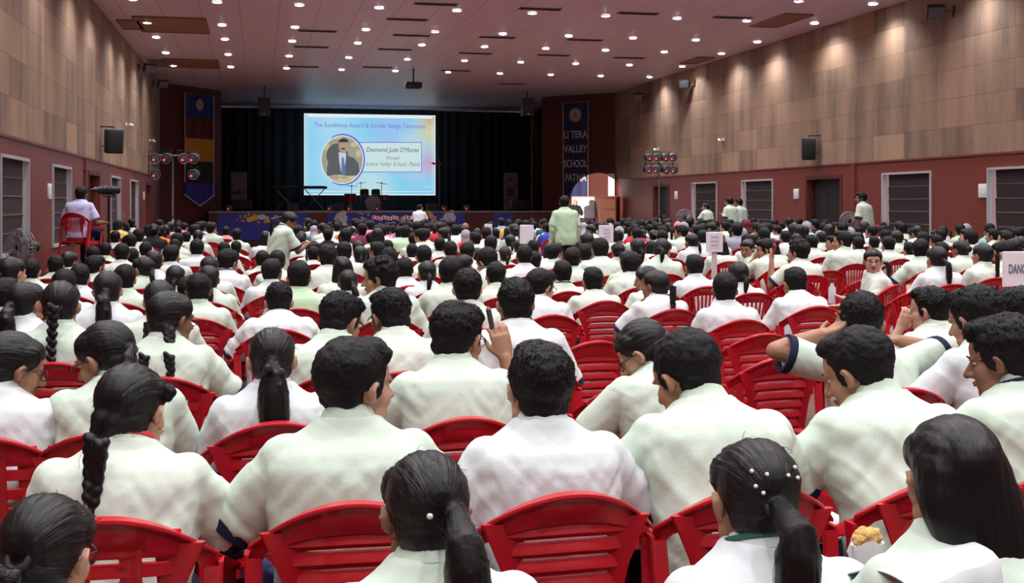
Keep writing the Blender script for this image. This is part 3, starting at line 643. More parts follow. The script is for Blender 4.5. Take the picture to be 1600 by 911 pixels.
def floor_monitor(px, label, Y=45.3, w=.42):
    e = empty('stage_monitor', (on(px, Y), Y, ZS)); tag(e, label, 'speaker')
    MB().add([(-w / 2, -.15, 0), (w / 2, -.15, 0), (w / 2, .2, 0), (-w / 2, .2, 0), (-w / 2, -.05, .30), (w / 2, -.05, .30), (w / 2, .2, .30), (-w / 2, .2, .30)], [(0, 3, 2, 1), (4, 5, 6, 7), (0, 1, 5, 4), (1, 2, 6, 5), (2, 3, 7, 6), (3, 0, 4, 7)]).build('cabinet', 'mon_grey', e, smooth=False)
    m_ = MB()
    for i in range(7): m_.box((-w / 2 + .03, -.155 + .012 * i, .03 + i * .035), (w / 2 - .03, -.145 + .012 * i, .042 + i * .035))
    m_.build('grille', 'black_metal', e, smooth=False)
mat('mon_grey', (.06, .06, .065), .6)
floor_monitor(458, 'grey wedge stage monitor under the left keyboard'); floor_monitor(529, 'grey wedge stage monitor left of the drum kit'); floor_monitor(675, 'grey wedge stage monitor right of the drum kit')
mat('led_red', (.6, .02, .03), .4, emit=(1, .05, .06), es=3); mat('can_black', (.035, .04, .045), .35, .5); mat('lens_dark', (.10, .10, .12), .15, .3)
def par_can(name, loc, rz, label=None, parent=None, r=.11, tilt=0.0, lit=True):
    e = empty(name, loc, rz); e.rotation_euler = (tilt, 0, rz)
    if parent: e.parent = parent
    if label: tag(e, label, 'stage light')
    MB().tube([(0, .22, 0), (0, .16, 0), (0, .05, 0), (0, -.10, 0)], [r * .55, r * .95, r, r], 18).build('housing' , 'can_black', e)
    MB().torus((0, -.10, 0), r, .012).build('rim', 'grey_metal', e)
    MB().ball((0, -.085, 0), (r * .9, .03, r * .9), seg=16, rings=8).build('lens', 'lens_dark', e)
    if lit: MB().ball((-r * .35, -.13, -r * .25), .028 * r / .11 * .8, seg=10, rings=6).build('red_lamp', 'led_red', e)
    MB().tube([(-r * 1.15, .03, 0), (-r * 1.15, .03, r * 1.5), (r * 1.15, .03, r * 1.5), (r * 1.15, .03, 0)], .01, 6).build('yoke', 'black_metal', e)
    return e
pc = None
for i, px in enumerate((515, 546, 590, 694, 729, 358)):
    lab = ('small red-lit lamp at the stage edge, left of the monitor', 'small red-lit lamp at the stage edge, left of the drums', 'small red-lit lamp at the stage edge before the drums', 'small red-lit lamp at the stage edge, under the microphone', 'small red-lit lamp at the stage edge right of the microphone', 'small red-lit lamp at the left end of the stage')[i]
    if pc is None: pc = par_can('stage_lamp', (0, 0, 0), 0, lab, r=.095); t = pc
    else: t = copy_tree(pc); t['label'] = lab
    t.location = (on(px, 44.6), 44.6, ZS + .12); t['group'] = 'red lamps along the stage edge'; t['category'] = 'stage light'
# microphone on a tall stand
ms = empty('microphone_stand', (on(687, 46), 46, ZS)); tag(ms, 'thin microphone stand with raised boom right of the screen', 'microphone stand')
zt = at_y(687, 257, 46).z - ZS
MB().tube([(0, 0, .02), (0, 0, zt)], .022, 8).build('pole', 'grey_metal', ms); MB().tube([(0, 0, 0), (0, 0, .03)], .16, 16).build('base', 'black_metal', ms)
MB().tube([(-.22, 0, zt + .02), (.05, 0, zt - .02), (.02, 0, zt + .02)], .018, 8).tube([(-.10, 0, zt + .22), (.06, 0, zt - .02)], .014, 8).build('boom', 'grey_metal', ms)
MB().tube([(-.28, 0, zt + .05), (-.12, 0, zt + .0)], [.045, .03], 10, roundcap=True).build('microphone', 'white_plastic', ms)
for px, lab in ((377, 'dark amplifier box by the left roll-up banner'), (812, 'dark amplifier box by the right roll-up banner')):
    e = empty('amplifier', (on(px, 47), 47, ZS)); tag(e, lab, 'amplifier'); MB().box((-.4, -.25, 0), (.4, .25, .45), bev=.03).build('cabinet', 'black_plastic', e); MB().torus((0, -.26, .22), .16, .02).ball((0, -.25, .22), (.13, .02, .13)).build('speaker_cone', 'can_black', e)
# projector and speakers hanging from the ceiling
def hang(name, px, py, Y): p = at_y(px, py, Y); return empty(name, p), p
Yp = 37.0; e, p = hang('ceiling_projector', 646, 133, Yp); tag(e, 'black projector hanging from the ceiling in front of the screen', 'projector')
MB().box((-.26, -.22, -.11), (.26, .22, .09), bev=.05).build('body', 'black_plastic', e)
MB().tube([(0, .20, 0), (0, .30, 0)], .06, 16).build('lens', 'lens_dark', e); MB().tube([(0, 0, .08), (0, 0, ZC - p.z)], .025, 8).build('ceiling_mount', 'black_metal', e)
m_ = MB(); [m_.box((-.2 + i * .05, -.225, -.06), (-.18 + i * .05, -.215, .04)) for i in range(8)]; m_.build('grille', 'can_black', e, smooth=False)
for px, lab in ((413, 'black box loudspeaker hanging from the ceiling left of screen'), (824, 'black box loudspeaker hanging from the ceiling right of screen')):
    e, p = hang('hanging_speaker', px, 167, 43.3); tag(e, lab, 'speaker')
    MB().box((-.22, -.2, -.35), (.22, .2, .32), bev=.02).build('cabinet', 'black_plastic', e); MB().tube([(0, 0, .3), (0, 0, ZC - p.z)], .02, 8).build('ceiling_mount', 'black_metal', e)
    MB().box((-.19, -.215, -.31), (.19, -.2, .28)).build('grille', 'can_black', e, smooth=False); MB().box((-.04, -.222, -.30), (.04, -.212, -.27)).build('badge', 'white_plastic', e, smooth=False)
# ------------------------------------------------------------------ wall fittings
def wall_speaker(side, px, py, h, w, label):
    x = XL if side < 0 else XR; p = at_x(px, py, x); s = -side
    e = empty('wall_speaker', (x + s * .28, p.y, p.z)); e.rotation_euler = (R(6), 0, R(22 * s if side > 0 else 18)); tag(e, label, 'speaker')
    MB().box((-w / 2, -.16, -h / 2), (w / 2, .16, h / 2), bev=.025).build('cabinet', 'black_plastic', e)
    MB().box((-w / 2 + .03, -.175, -h / 2 + .04), (w / 2 - .03, -.155, h / 2 - .04), bev=.008).build('grille', 'can_black', e)
    MB().box((-w / 2 + .02, -.15, h / 2 - .01), (w / 2 - .02, .15, h / 2 + .012)).build('top_cap', 'grey_metal', e, smooth=False)
    b_ = MB().tube([(0, 0, h / 2), (0, .0, h / 2 + .06), (-s * .30, .08, h / 2 + .06)], .014, 6).tube([(-s * .22, .08, -h * .2), (0, .1, -h * .2)], .014, 6); b_.build('wall_bracket', 'black_metal', e)
wall_speaker(-1, 157, 221, .52, .36, 'black loudspeaker on a bracket high on the left wall')
wall_speaker(1, 1280, 233, .52, .32, 'black loudspeaker mounted high on the right wall above the door')
def flood(side, px, py, label, sz=.17):
    x = XL if side < 0 else XR; p = at_x(px, py, x); s = -side
    e = empty('floodlight', (x + s * .32, p.y, p.z)); e.rotation_euler = (R(-35), 0, R(0)); e.rotation_euler = (R(30), 0, R(25 * s)); tag(e, label, 'floodlight')
    MB().box((-sz, -.05, -sz * .8), (sz, .06, sz * .8), bev=.02).build('housing', 'black_metal', e)
    MB().box((-sz * .85, -.062, -sz * .65), (sz * .85, -.05, sz * .65)).build('glass', 'lens_dark', e, smooth=False)
    m_ = MB(); [m_.box((-sz * .8 + i * sz * .3, .06, -sz * .6), (-sz * .75 + i * sz * .3, .10, sz * .6)) for i in range(6)]; m_.build('cooling_fin', 'black_metal', e, smooth=False)
    MB().tube([(0, .05, 0), (-s * .10, .05, -.02), (-s * .30, .02, .0)], .015, 6).box((-s * .33 - .02, -.03, -.12), (-s * .33 + .02, .05, .1)).build('wall_bracket', 'black_metal', e)
flood(-1, 216, 106, 'small black floodlight high on the left wall, nearer one'); flood(-1, 239, 131, 'small black floodlight high on the left wall, farther one')
flood(1, 1084, 131, 'small black floodlight high on the right wall, middle of three'); flood(1, 1011, 152, 'small black floodlight high on the right wall, farthest of three'); flood(1, 1485, 19, 'black floodlight at the top of the right wall, nearest of three')
def cctv(side, px, py, label):
    x = XL if side < 0 else XR; p = at_x(px, py, x); s = -side
    e = empty('security_camera', (x + s * .02, p.y, p.z)); tag(e, label, 'camera')
    MB().box((-.02, -.04, -.04), (.02, .04, .04)).build('wall_plate', 'white_plastic', e, smooth=False)
    MB().tube([(0, 0, 0), (s * .10, 0, -.02)], .015, 8).build('arm', 'white_plastic', e); MB().tube([(s * .10, .08, .0), (s * .16, -.12, -.05)], .04, 12, roundcap=True).build('camera_body', 'white_plastic', e)
    MB().ball((s * .165, -.135, -.054), .025).build('lens', 'black_plastic', e)
cctv(-1, 196, 194, 'small security camera on the left wall above the first loudspeaker'); cctv(-1, 233, 219, 'small white security camera near the far end of left wall'); cctv(1, 1131, 218, 'small white security camera halfway along the right wall'); cctv(1, 1029, 233, 'small security camera behind the right lighting stand')
def switch(side, px, py, label):
    x = XL if side < 0 else XR; p = at_x(px, py, x); s = -side
    e = empty('switch_panel', (x, p.y, p.z)); tag(e, label, 'switch')
    MB().box((min(0, s * .03), -.13, -.13), (max(0, s * .03), .13, .13), bev=.006).build('plate', 'white_plastic', e)
    MB().box((min(s * .02, s * .038), -.07, -.05), (max(s * .02, s * .038), .07, .05)).build('rocker', 'lamp_ring', e, smooth=False)
switch(-1, 76, 299, 'pale switch panel on left wall beside the nearest window'); switch(-1, 224, 306, 'pale switch panel near the far end of the left wall')
switch(1, 1245, 303, 'pale switch panel left of the right-hand door'); switch(1, 1537, 298, 'pale switch panel by the nearest window on the right wall'); switch(1, 1057, 305, 'pale switch panel near the far end of right wall')
p = at_x(131, 267, XL); o = MB().tube([(XL + .03, p.y, 1.5), (XL + .03, p.y, ZW - .02)], .022, 8).build('wall_pipe', 'wainscot'); MB().box((XL, p.y - .04, 2.2), (XL + .05, p.y + .04, 2.24)).build('pipe_clamp', 'black_metal', o); tag(o, 'thin vertical conduit on the left wall behind the seated operator', 'pipe')
# ------------------------------------------------------------------ lighting stands with four-way clusters of cans
def light_stand(px, Y, label, cans, who):
    x = on(px, Y); e = empty('lighting_stand', (x, Y, 0)); tag(e, label, 'lighting stand')
    zt = at_y(px, 243, Y).z
    MB().tube([(0, 0, .45), (0, 0, zt)], [.035, .022], 10).build('pole', 'grey_metal', e)
    MB().torus((0, 0, 0), .05, .015, Matrix.Translation((0, 0, 1.2)) @ Matrix.Rotation(PI / 2, 4, 'X')).build('collar', 'black_metal', e)
    for a in (.5, 2.6, 4.7):
        MB().tube([(0, 0, 1.15), (.75 * math.cos(a), .75 * math.sin(a), .02)], .018, 8).build('leg', 'grey_metal', e)
        MB().tube([(0, 0, .5), (.40 * math.cos(a), .40 * math.sin(a), .55)], .012, 6).build('brace', 'grey_metal', e)
    hb_ = 1.0 if who == 'left' else .62; MB().tube([(-.78 * hb_, 0, zt), (.78 * hb_, 0, zt)], .022, 10).build('cross_bar', 'grey_metal', e)
    MB().tube([(-.68 * hb_, 0, zt - .0), (-.68 * hb_, 0, zt - .5)], .013, 6).tube([(.68 * hb_, 0, zt), (.68 * hb_, 0, zt - .5)], .013, 6).tube([(-.15, 0, zt - .1), (.12, .05, zt - .35), (-.05, 0, zt - .6), (.05, .02, zt - .9)], .012, 6).build('hanging_bar', 'black_metal', e)
    pr = None
    for i, (cx, cz) in enumerate(cans):
        loc = (x + cx, Y - .05, zt + cz)
        t = par_can('stage_light', loc, 0, None, r=.145 if who == 'left' else .115) if pr is None else copy_tree(pr)
        pr = pr or t; t.location = loc; t.rotation_euler = (R(10), 0, R((-1) ** i * 12)); t['category'] = 'stage light'; t['group'] = 'can lights on the %s lighting stand' % who
        t['label'] = 'round black can light on the %s lighting stand, %s of its %s' % (who, ['first', 'second', 'third', 'fourth', 'fifth'][[c for c in cans if (c[1] > -.3) == (cz > -.3)].index((cx, cz))], 'upper bar' if cz > -.3 else 'lower row')
light_stand(270, 35.5, 'tall tripod lighting stand before the left wing of the stage', [(-.50, -.08), (-.16, -.08), (.30, -.08), (.60, -.08), (-.50, -.54), (.60, -.54)], 'left')
light_stand(1030, 33.0, 'tall tripod lighting stand near the far right wall', [(-.34, -.06), (-.09, -.06), (.16, -.06), (.40, -.06), (-.36, -.42), (-.11, -.42), (.18, -.42), (.43, -.42)], 'right')
# ------------------------------------------------------------------ lectern corner right of the stage
EY = 42.6
lp, lq = at_y(894, 307, EY), at_y(929, 341, EY)
ws = empty('bright_board', ((lp.x + lq.x) / 2, EY, 0)); tag(ws, 'small bright white panel behind the speaker at the lectern', 'screen'); hw = (lq.x - lp.x) / 2
mat('lit_panel', (.80, .80, .84), .6); emat('panel_glow', (.85, .82, 1.0), .75)
MB().box((-hw, 0, lq.z), (hw, .04, lp.z)).build('board', 'lit_panel', ws, smooth=False); MB().box((-hw, -.005, lp.z - .06), (hw, 0, lp.z)).build('header_strip', 's_pink', ws, smooth=False)
MB().tube([(-hw + .08, .03, 0), (-hw + .08, .03, lq.z + .1)], .02, 8).build('leg', 'grey_metal', ws); MB().tube([(hw - .08, .03, 0), (hw - .08, .03, lq.z + .1)], .02, 8).build('leg', 'grey_metal', ws)
a_, b_ = at_y(935, 308, EY - .5), at_y(963, 342, EY - .5)
pb = empty('wooden_stand', ((a_.x + b_.x) / 2, EY - .5, 0)); tag(pb, 'dark brown wooden cabinet right of the bright panel', 'cabinet'); hw = (b_.x - a_.x) / 2
MB().box((-hw, 0, .05), (hw, .45, a_.z), bev=.01).build('body', 'maroon_panel', pb); MB().box((-hw * .85, -.015, .3), (hw * .85, 0, a_.z - .5)).box((-hw * .85, -.015, a_.z - .42), (hw * .85, 0, a_.z - .08)).build('door', 'stage_wood', pb, smooth=False); MB().box((-hw - .03, -.03, a_.z), (hw + .03, .48, a_.z + .04)).build('top', 'stage_wood', pb, smooth=False)
a_, b_ = at_y(951, 271, 42.9), at_y(960, 308, 42.9); o = MB().box((a_.x, 42.85, .0), (b_.x, 43.0, a_.z), bev=.01).build('white_column', 'white_plastic'); MB().box((a_.x - .05, 42.8, 0), (b_.x + .05, 43.05, .1)).build('base', 'white_plastic', o); tag(o, 'narrow pale upright post beside the cabinet right of stage', 'post')
lc = at_y(899, 330, 41.4); le = empty('lectern', (lc.x, 41.4, 0)); tag(le, 'small wooden lectern in front of the speaker in a suit', 'lectern')
MB().add([(-.28, -.2, 0), (.28, -.2, 0), (.28, .2, 0), (-.28, .2, 0), (-.24, -.15, 1.08), (.24, -.15, 1.08), (.24, .18, .98), (-.24, .18, .98)], [(0, 3, 2, 1), (4, 5, 6, 7), (0, 1, 5, 4), (1, 2, 6, 5), (2, 3, 7, 6), (3, 0, 4, 7)]).build('body', 'maroon_panel', le, smooth=False); MB().box((-.30, -.2, 1.0), (.30, .22, 1.04), Matrix.Rotation(R(-12), 4, 'X')).build('reading_top', 'stage_wood', le, smooth=False); MB().tube([(.1, 0, 1.0), (.12, -.02, 1.25), (.08, .1, 1.38)], .01, 6).build('microphone', 'black_metal', le)
# ------------------------------------------------------------------ pedestal fans
def fan(px, py, d, r, label, rz=0, hx=None):
    p = at_d(px, py, d); e = empty('pedestal_fan', (p.x, p.y, 0), rz); tag(e, label, 'fan'); z = p.z
    MB().tube([(0, 0, 0), (0, 0, .04)], [.24, .20], 24).build('base', 'black_plastic', e); MB().tube([(0, .06, .03), (0, .06, z)], .02, 10).build('pole', 'black_metal', e)
    MB().tube([(0, .16, z), (0, .02, z)], [.07, .09], 16, roundcap=True).build('motor', 'black_plastic', e)
    g = MB(); 
    for rr, y in ((r, -.06), (r * .97, -.11), (r * .97, -.01), (r * .62, -.13), (r * .62, .01), (r * .3, -.14)): g.torus((0, y, z), rr, .005, seg=32, tseg=6)
    for i in range(32):
        a = 2 * PI * i / 32; c_, s_ = math.cos(a), math.sin(a)
        g.tube([(c_ * .06, -.14, z + s_ * .06), (c_ * r * .62, -.13, z + s_ * r * .62), (c_ * r * .97, -.11, z + s_ * r * .97), (c_ * r, -.06, z + s_ * r), (c_ * r * .97, -.01, z + s_ * r * .97), (c_ * r * .62, .01, z + s_ * r * .62), (c_ * .08, .02, z + s_ * .08)], .0035, 4)
    g.build('cage', 'fan_grey', e)
    for i in range(3):
        a = 2 * PI * i / 3; bl = MB(); n = 10
        vs = []; 
        for j in range(n + 1):
            t = j / n; rr = .05 + t * (r * .85 - .05); wd = .05 + .11 * math.sin(min(1, t * 1.2) * PI * .55)
            for q in (-1, 1): aa = a + q * wd / (rr + .12); vs.append((rr * math.cos(aa), -.06 + q * .03, z + rr * math.sin(aa)))
        vs2 = [(x, y - .004, z_) for x, y, z_ in vs]; N_ = len(vs)
        fs = [(2 * j, 2 * j + 1, 2 * j + 3, 2 * j + 2) for j in range(n)] + [(N_ + 2 * j, N_ + 2 * j + 2, N_ + 2 * j + 3, N_ + 2 * j + 1) for j in range(n)]
        bl.add(vs + vs2, fs).build('blade', 'fan_grey', e)
    MB().ball((0, -.08, z), (.05, .04, .05)).build('hub', 'black_plastic', e)
mat('fan_grey', (.22, .21, .23), .4, .2)
fan(38, 386, 14.8, .235, 'black pedestal fan standing by the nearest window on the left', R(-42))
fan(182, 338, 30.0, .20, 'small grey pedestal fan near the far left wall', R(15)); fan(1069, 340, 29.5, .21, 'round grey pedestal fan by the far right wall', R(-10)); fan(1325, 345, 25.2, .20, 'grey pedestal fan at the right-hand door', R(-10))
# ------------------------------------------------------------------ follow spot on its stand and the platform on the left
FP = at_d(170, 297, 19.2)
fs_ = empty('follow_spot', (FP.x, FP.y, 0)); tag(fs_, 'long black follow spot on a stand beside the seated operator', 'spotlight'); z = FP.z
tgt = Vector(at_y(925, 312, 43)); dv = (tgt - FP).normalized(); rz = math.atan2(dv.y, dv.x) - PI / 2
hd = empty('lamp_head', (0, 0, z)); hd.parent = fs_; hd.rotation_euler = (math.asin(dv.z), 0, R(-62))
MB().tube([(0, -.18, 0), (0, -.12, 0), (0, .10, 0), (0, .11, 0), (0, .17, 0)], [.055, .075, .075, .062, .062], 20).build('barrel', 'black_metal', hd)
MB().tube([(0, -.3, 0), (0, -.18, 0)], [.02, .05], 10).build('rear_handle', 'black_plastic', hd); m_ = MB(); [m_.torus((0, -.1 + i * .04, 0), .076, .006, seg=20, tseg=6) for i in range(5)]; m_.build('cooling_ring', 'can_black', hd)
MB().ball((-.05, -.2, .03), .018).build('indicator_lamp', 'led_red', hd)
MB().tube([(0, 0, .05), (0, 0, z - .09)], [.03, .022], 10).build('pole', 'black_metal', fs_); MB().tube([(-.09, 0, z), (-.09, 0, z - .10), (.09, 0, z - .10), (.09, 0, z)], .012, 6).build('yoke', 'black_metal', fs_)
for a in (.3, 2.4, 4.5): MB().tube([(0, 0, .6), (.4 * math.cos(a), .4 * math.sin(a), .02)], .014, 6).build('leg', 'black_metal', fs_)
sl = bpy.data.lights.new('follow_spot_beam', 'SPOT'); sl.energy = FOLLOW_W; sl.spot_size = R(5.4); sl.spot_blend = .06; sl.color = (1, .82, .72); sl.shadow_soft_size = .02
so = bpy.data.objects.new('follow_spot_beam', sl); COL.objects.link(so); so.location = FP + dv * .35; aim = Vector(at_y(932, 322, 43.4)) - so.location; so.rotation_euler = aim.to_track_quat('-Z', 'Y').to_euler()
PLZ = .55
pp = at_d(141, 390, 18.6)
pl = empty('platform_table', (pp.x, pp.y, 0)); tag(pl, 'low wooden table used as a platform under the red chair', 'table')
mat('ply', (.30, .15, .07), .5)
MB().box((-.45, -.42, PLZ - .06), (.45, .42, PLZ), bev=.01).build('table_top', 'ply', pl)
for sx in (-1, 1):
    for sy in (-1, 1): MB().box((sx * .38 - .03, sy * .35 - .03, 0), (sx * .38 + .03, sy * .35 + .03, PLZ - .06)).build('leg', 'ply', pl, smooth=False)
MB().box((-.40, -.37, PLZ - .22), (.40, -.35, PLZ - .06)).build('apron', 'ply', pl, smooth=False)
p = at_d(113, 380, 18.6); o = MB().box((-.03, -.03, 0), (.03, .03, 1.1), bev=.004).build('white_post', 'white_plastic', loc=(p.x, p.y, 0)); MB().box((-.08, -.08, 0), (.08, .08, .03)).build('base', 'white_plastic', o); tag(o, 'short white upright post beside the platform table', 'post')
p = at_d(227, 366, 24.0); tb = empty('side_table', (p.x, p.y, 0)); tag(tb, 'small table with white cloth by the left wall', 'table')
MB().box((-.3, -.25, .86), (.3, .25, .89)).build('table_top', 'ply', tb, smooth=False); MB().box((-.31, -.26, .80), (.31, .26, .895)).build('white_cloth', 'paper', tb, smooth=False)
for sx in (-1, 1):
    for sy in (-1, 1): MB().tube([(sx * .26, sy * .2, 0), (sx * .26, sy * .2, .86)], .02, 8).build('leg', 'ply', tb)
# ------------------------------------------------------------------ group signs on poles
def sign(x0, y0, x1, y1, d, pole_px, label, word=None, rz=0, th=.03, lines=True):
    a, b_ = at_d(x0, y0, d), at_d(x1, y1, d); c = (a + b_) / 2; W_ = (x1 - x0) / F_PX * d / max(.3, math.cos(rz)); H_ = (y1 - y0) / F_PX * d
    e = empty('group_sign', (c.x, c.y, 0), -TH + rz); tag(e, label, 'sign', 'group signs held above the crowd')
    MB().box((-W_ / 2, -th / 2, c.z - H_ / 2), (W_ / 2, th / 2, c.z + H_ / 2), bev=.004).build('board', 'paper', e, smooth=False)
    pxo = (pole_px - (x0 + x1) / 2) / F_PX * d
    MB().box((pxo - .022, -.0, .02), (pxo + .022, .03, c.z)).build('pole', 'pole_wood', e, smooth=False)
    if word: o = text(word, H_ * .36, (W_ * .10, -th / 2 - .002, c.z - .0), (PI / 2, 0, 0), 'paper_ink', e, .001, off=.002); return e, o, W_
    if lines:
        m_ = MB(); [m_.box((-W_ * .22, -th / 2 - .003, c.z + H_ * f), (W_ * .22, -th / 2, c.z + H_ * (f + .05))) for f in (.22, .02, -.18)]; m_.build('printed_lines', 'sign_ink', e, smooth=False)
        MB().box((-W_ * .30, -th / 2 - .0015, c.z - H_ * .38), (W_ * .30, -th / 2, c.z + H_ * .38)).build('paper_sheet', 'paper_pink', e, smooth=False)
mat('pole_wood', (.62, .52, .54), .6); mat('sign_ink', (.38, .35, .48), .8); mat('paper_pink', (.72, .66, .76), .7)
sign(936, 352, 958, 380, 13.0, 946, 'lilac paper sign on a pole right of the aisle boy', rz=R(28))
sign(1103.5, 362.5, 1129, 394, 10.5, 1116.5, 'lilac paper sign on a pole in the middle right of the crowd')
sign(816, 351.5, 830, 381, 15.0, 823, 'white folded board sign left of the boy standing in aisle', rz=R(48), th=.09, lines=False)
sign(757, 350, 769, 373, 20, 763, 'small white board sign in the distant centre crowd', lines=False)
e, o, W_ = sign(1566, 393, 1614, 448, 8.6, 1590, 'large white sign reading DANCE at the right edge', word='DANCE', rz=R(8)); bpy.context.view_layer.update(); o.scale.x = W_ * .70 / o.dimensions.x; o.location.x = 0
# ------------------------------------------------------------------ chairs
def band(mb, pts, wv, tv):          # a flat bar: centre points, half-width vectors, half-thickness vectors
    rings = []
    for p, a, t in zip(pts, wv, tv):
        p, a, t = Vector(p), Vector(a), Vector(t)
        rings.append([p + a * i + t * j for i, j in ((1, .4), (.86, 1), (-.86, 1), (-1, .4), (-1, -.4), (-.86, -1), (.86, -1), (1, -.4))])
    mb.loft(rings)
def bx(u): return .232 * u
def by(u, z): return -.205 + .105 * abs(u) ** 2.3 - (z - .45) * .16
def bz(u, kind): return (.866 - .118 * abs(u) ** 2.1) if kind != 'vertical' else (.875 - .13 * abs(u) ** 2.6)
def bn(u): v = Vector((-.105 * 2.3 * abs(u) ** 1.3 * (1 if u > 0 else -1), .245, .03)); return v.normalized()
def chair_meshes(kind):
    us = [-1 + 2 * i / 24 for i in range(25)]
    b = MB()
    rw = [.020 + .018 * (1 - abs(u) ** 2) + (.008 if abs(u) > .85 else 0) for u in us]
    band(b, [(bx(u), by(u, bz(u, kind) - w_), bz(u, kind) - w_) for u, w_ in zip(us, rw)], [(0, -.16 * w_, w_) for w_ in rw], [bn(u) * .007 for u in us])
    band(b, [(bx(u) * 1.0, by(u, bz(u, kind)) - .006, bz(u, kind) - .004) for u in us], [bn(u) * .014 for u in us], [(0, 0, .006)] * 25)   # rolled top edge
    zb = .43
    def ue(z): t = max(0, (z - zb) / .36); return .49 + .19 * t ** 1.8           # half-width of the centre panel
    zs = [zb - .02 + i * .038 for i in range(11)]
    for s in (-1, 1): band(b, [(bx(s * ue(max(z, zb))), by(s * ue(max(z, zb)), z), z) for z in zs], [(.022, 0, 0) if z < .66 else (.022 + (z - .66) * .25, 0, 0) for z in zs], [bn(s * .55) * .008 for z in zs])
    if kind == 'ladder':
        for i in range(8):
            z0 = .425 + i * .0455; z1 = z0 + .0415; n = 12; u_ = [-ue(z0) + 2 * ue(z0) * j / n for j in range(n + 1)]; arch = [.010 * (1 - (u / .6) ** 2) for u in u_]
            rows = []
            for (z, off) in ((z0, .004), (z0 + .012, -.006), (z1 - .010, -.001), (z1, .006)): rows.append([Vector((bx(u), by(u, z) + off, z + a)) for u, a in zip(u_, arch)])
            vs = [p for r in rows for p in r] + [p + Vector((0, .004, 0)) for r in rows for p in r]; m_ = n + 1; N_ = 4 * m_
            fs = [(r * m_ + j, r * m_ + j + 1, (r + 1) * m_ + j + 1, (r + 1) * m_ + j) for r in range(3) for j in range(n)]; fs += [tuple(q + N_ for q in reversed(f)) for f in fs]
            fs += [(j, j + N_, j + 1 + N_, j + 1) for j in range(n)] + [(3 * m_ + j, 3 * m_ + j + 1, 3 * m_ + j + 1 + N_, 3 * m_ + j + N_) for j in range(n)]
            b.add(vs, fs)
    elif kind == 'oval':
        for i in range(7):
            z = .44 + i * .059; u_ = [-ue(z) + 2 * ue(z) * j / 10 for j in range(11)]; hw = .0165 if i < 6 else .03
            band(b, [(bx(u), by(u, z), z + .008 * (1 - (u / .6) ** 2)) for u in u_], [(0, 0, hw)] * 11, [bn(u) * .004 for u in u_])
        for u in (-.24, .24): band(b, [(bx(u), by(u, z), z) for z in zs], [(.024, 0, 0)] * 11, [bn(u) * .0045] * 11)
        for i in range(6):
            z = .4695 + i * .059
            for s in (-1, 1): band(b, [(bx(s * .165), by(.15, z), z - .012), (bx(s * .15), by(.15, z), z), (bx(s * .165), by(.15, z), z + .012)], [(.010, 0, 0), (.003, 0, 0), (.010, 0, 0)], [(0, .004, 0)] * 3)
    else:
        for i in range(10):
            u = -.54 + i * .12; band(b, [(bx(u * ue(max(z, zb)) / .54), by(u, z), z) for z in zs + [.825]], [(.0085, 0, 0)] * 12, [bn(u) * .004] * 12)
        u_ = [-.6 + 1.2 * j / 10 for j in range(11)]; band(b, [(bx(u), by(u, .46), .46) for u in u_], [(0, 0, .03)] * 11, [bn(u) * .004 for u in u_])
    seat = MB(); rows = []
    for y, z, wd in ((-.215, .425, .19), (-.15, .418, .215), (0, .412, .225), (.14, .418, .225), (.20, .412, .215), (.225, .385, .20)):
        rows.append([(x * wd, y, z + .012 * abs(x) ** 3) for x in (-1, -.75, -.5, -.25, 0, .25, .5, .75, 1)])
    vs = [p for r in rows for p in r] + [(x, y, z - .014) for r in rows for x, y, z in r]; n = 9; N_ = len(rows) * n
    fs = [(r * n + j, r * n + j + 1, (r + 1) * n + j + 1, (r + 1) * n + j) for r in range(len(rows) - 1) for j in range(n - 1)]; fs += [tuple(q + N_ for q in reversed(f)) for f in fs]
    for r in range(len(rows) - 1): fs += [(r * n, (r + 1) * n, (r + 1) * n + N_, r * n + N_), (r * n + 8, r * n + 8 + N_, (r + 1) * n + 8 + N_, (r + 1) * n + 8)]
    fs += [(j, j + N_, j + 1 + N_, j + 1) for j in range(8)] + [(5 * n + j, 5 * n + j + 1, 5 * n + j + 1 + N_, 5 * n + j + N_) for j in range(8)]
    seat.add(vs, fs)
    for s in (-1, 1): band(seat, [(s * .225, -.2, .40), (s * .232, 0, .395), (s * .225, .21, .39)], [(0, 0, .032)] * 3, [(.004, 0, 0)] * 3)
    band(seat, [(-.21, .215, .385), (.21, .215, .385)], [(0, 0, .022)] * 2, [(0, .004, 0)] * 2)
    arms, legs = [], []
    zc = bz(1, kind) - .03
    for s in (-1, 1):
        a = MB(); pts = [(s * .228, by(1, zc) + .00, zc), (s * .255, -.05, zc - .045), (s * .277, .02, .655), (s * .277, .13, .642), (s * .268, .20, .628), (s * .258, .225, .59)]
        band(a, pts, [(.008, 0, .022), (.020, 0, .016), (.026, 0, .003), (.026, 0, 0), (.024, 0, 0), (.022, 0, 0)], [(.006 * s, 0, 0), (.003, 0, .006), (0, 0, .007), (0, 0, .007), (0, .004, .005), (0, .007, .002)])
        band(a, [(s * (p[0] * s + .022), p[1], p[2] - .014) for p in pts[1:]], [(0, 0, .012)] * 5, [(.004, 0, 0)] * 5); arms.append(a)
        l = MB(); band(l, [(s * .256, .215, .60), (s * .245, .205, .40), (s * .262, .235, .0)], [(0, .030, 0), (0, .030, 0), (0, .020, 0)], [(.006, 0, 0)] * 3)
        band(l, [(s * .248, .235, .60), (s * .237, .225, .40), (s * .255, .252, .0)], [(.018, 0, 0), (.018, 0, 0), (.013, 0, 0)], [(0, .005, 0)] * 3); legs.append(l)
        l = MB(); yc = by(1, zc); band(l, [(s * .244, yc - .005, zc + .01), (s * .232, -.195, .40), (s * .250, -.275, .0)], [(0, .026, 0), (0, .030, 0), (0, .02, 0)], [(.006, 0, 0)] * 3)
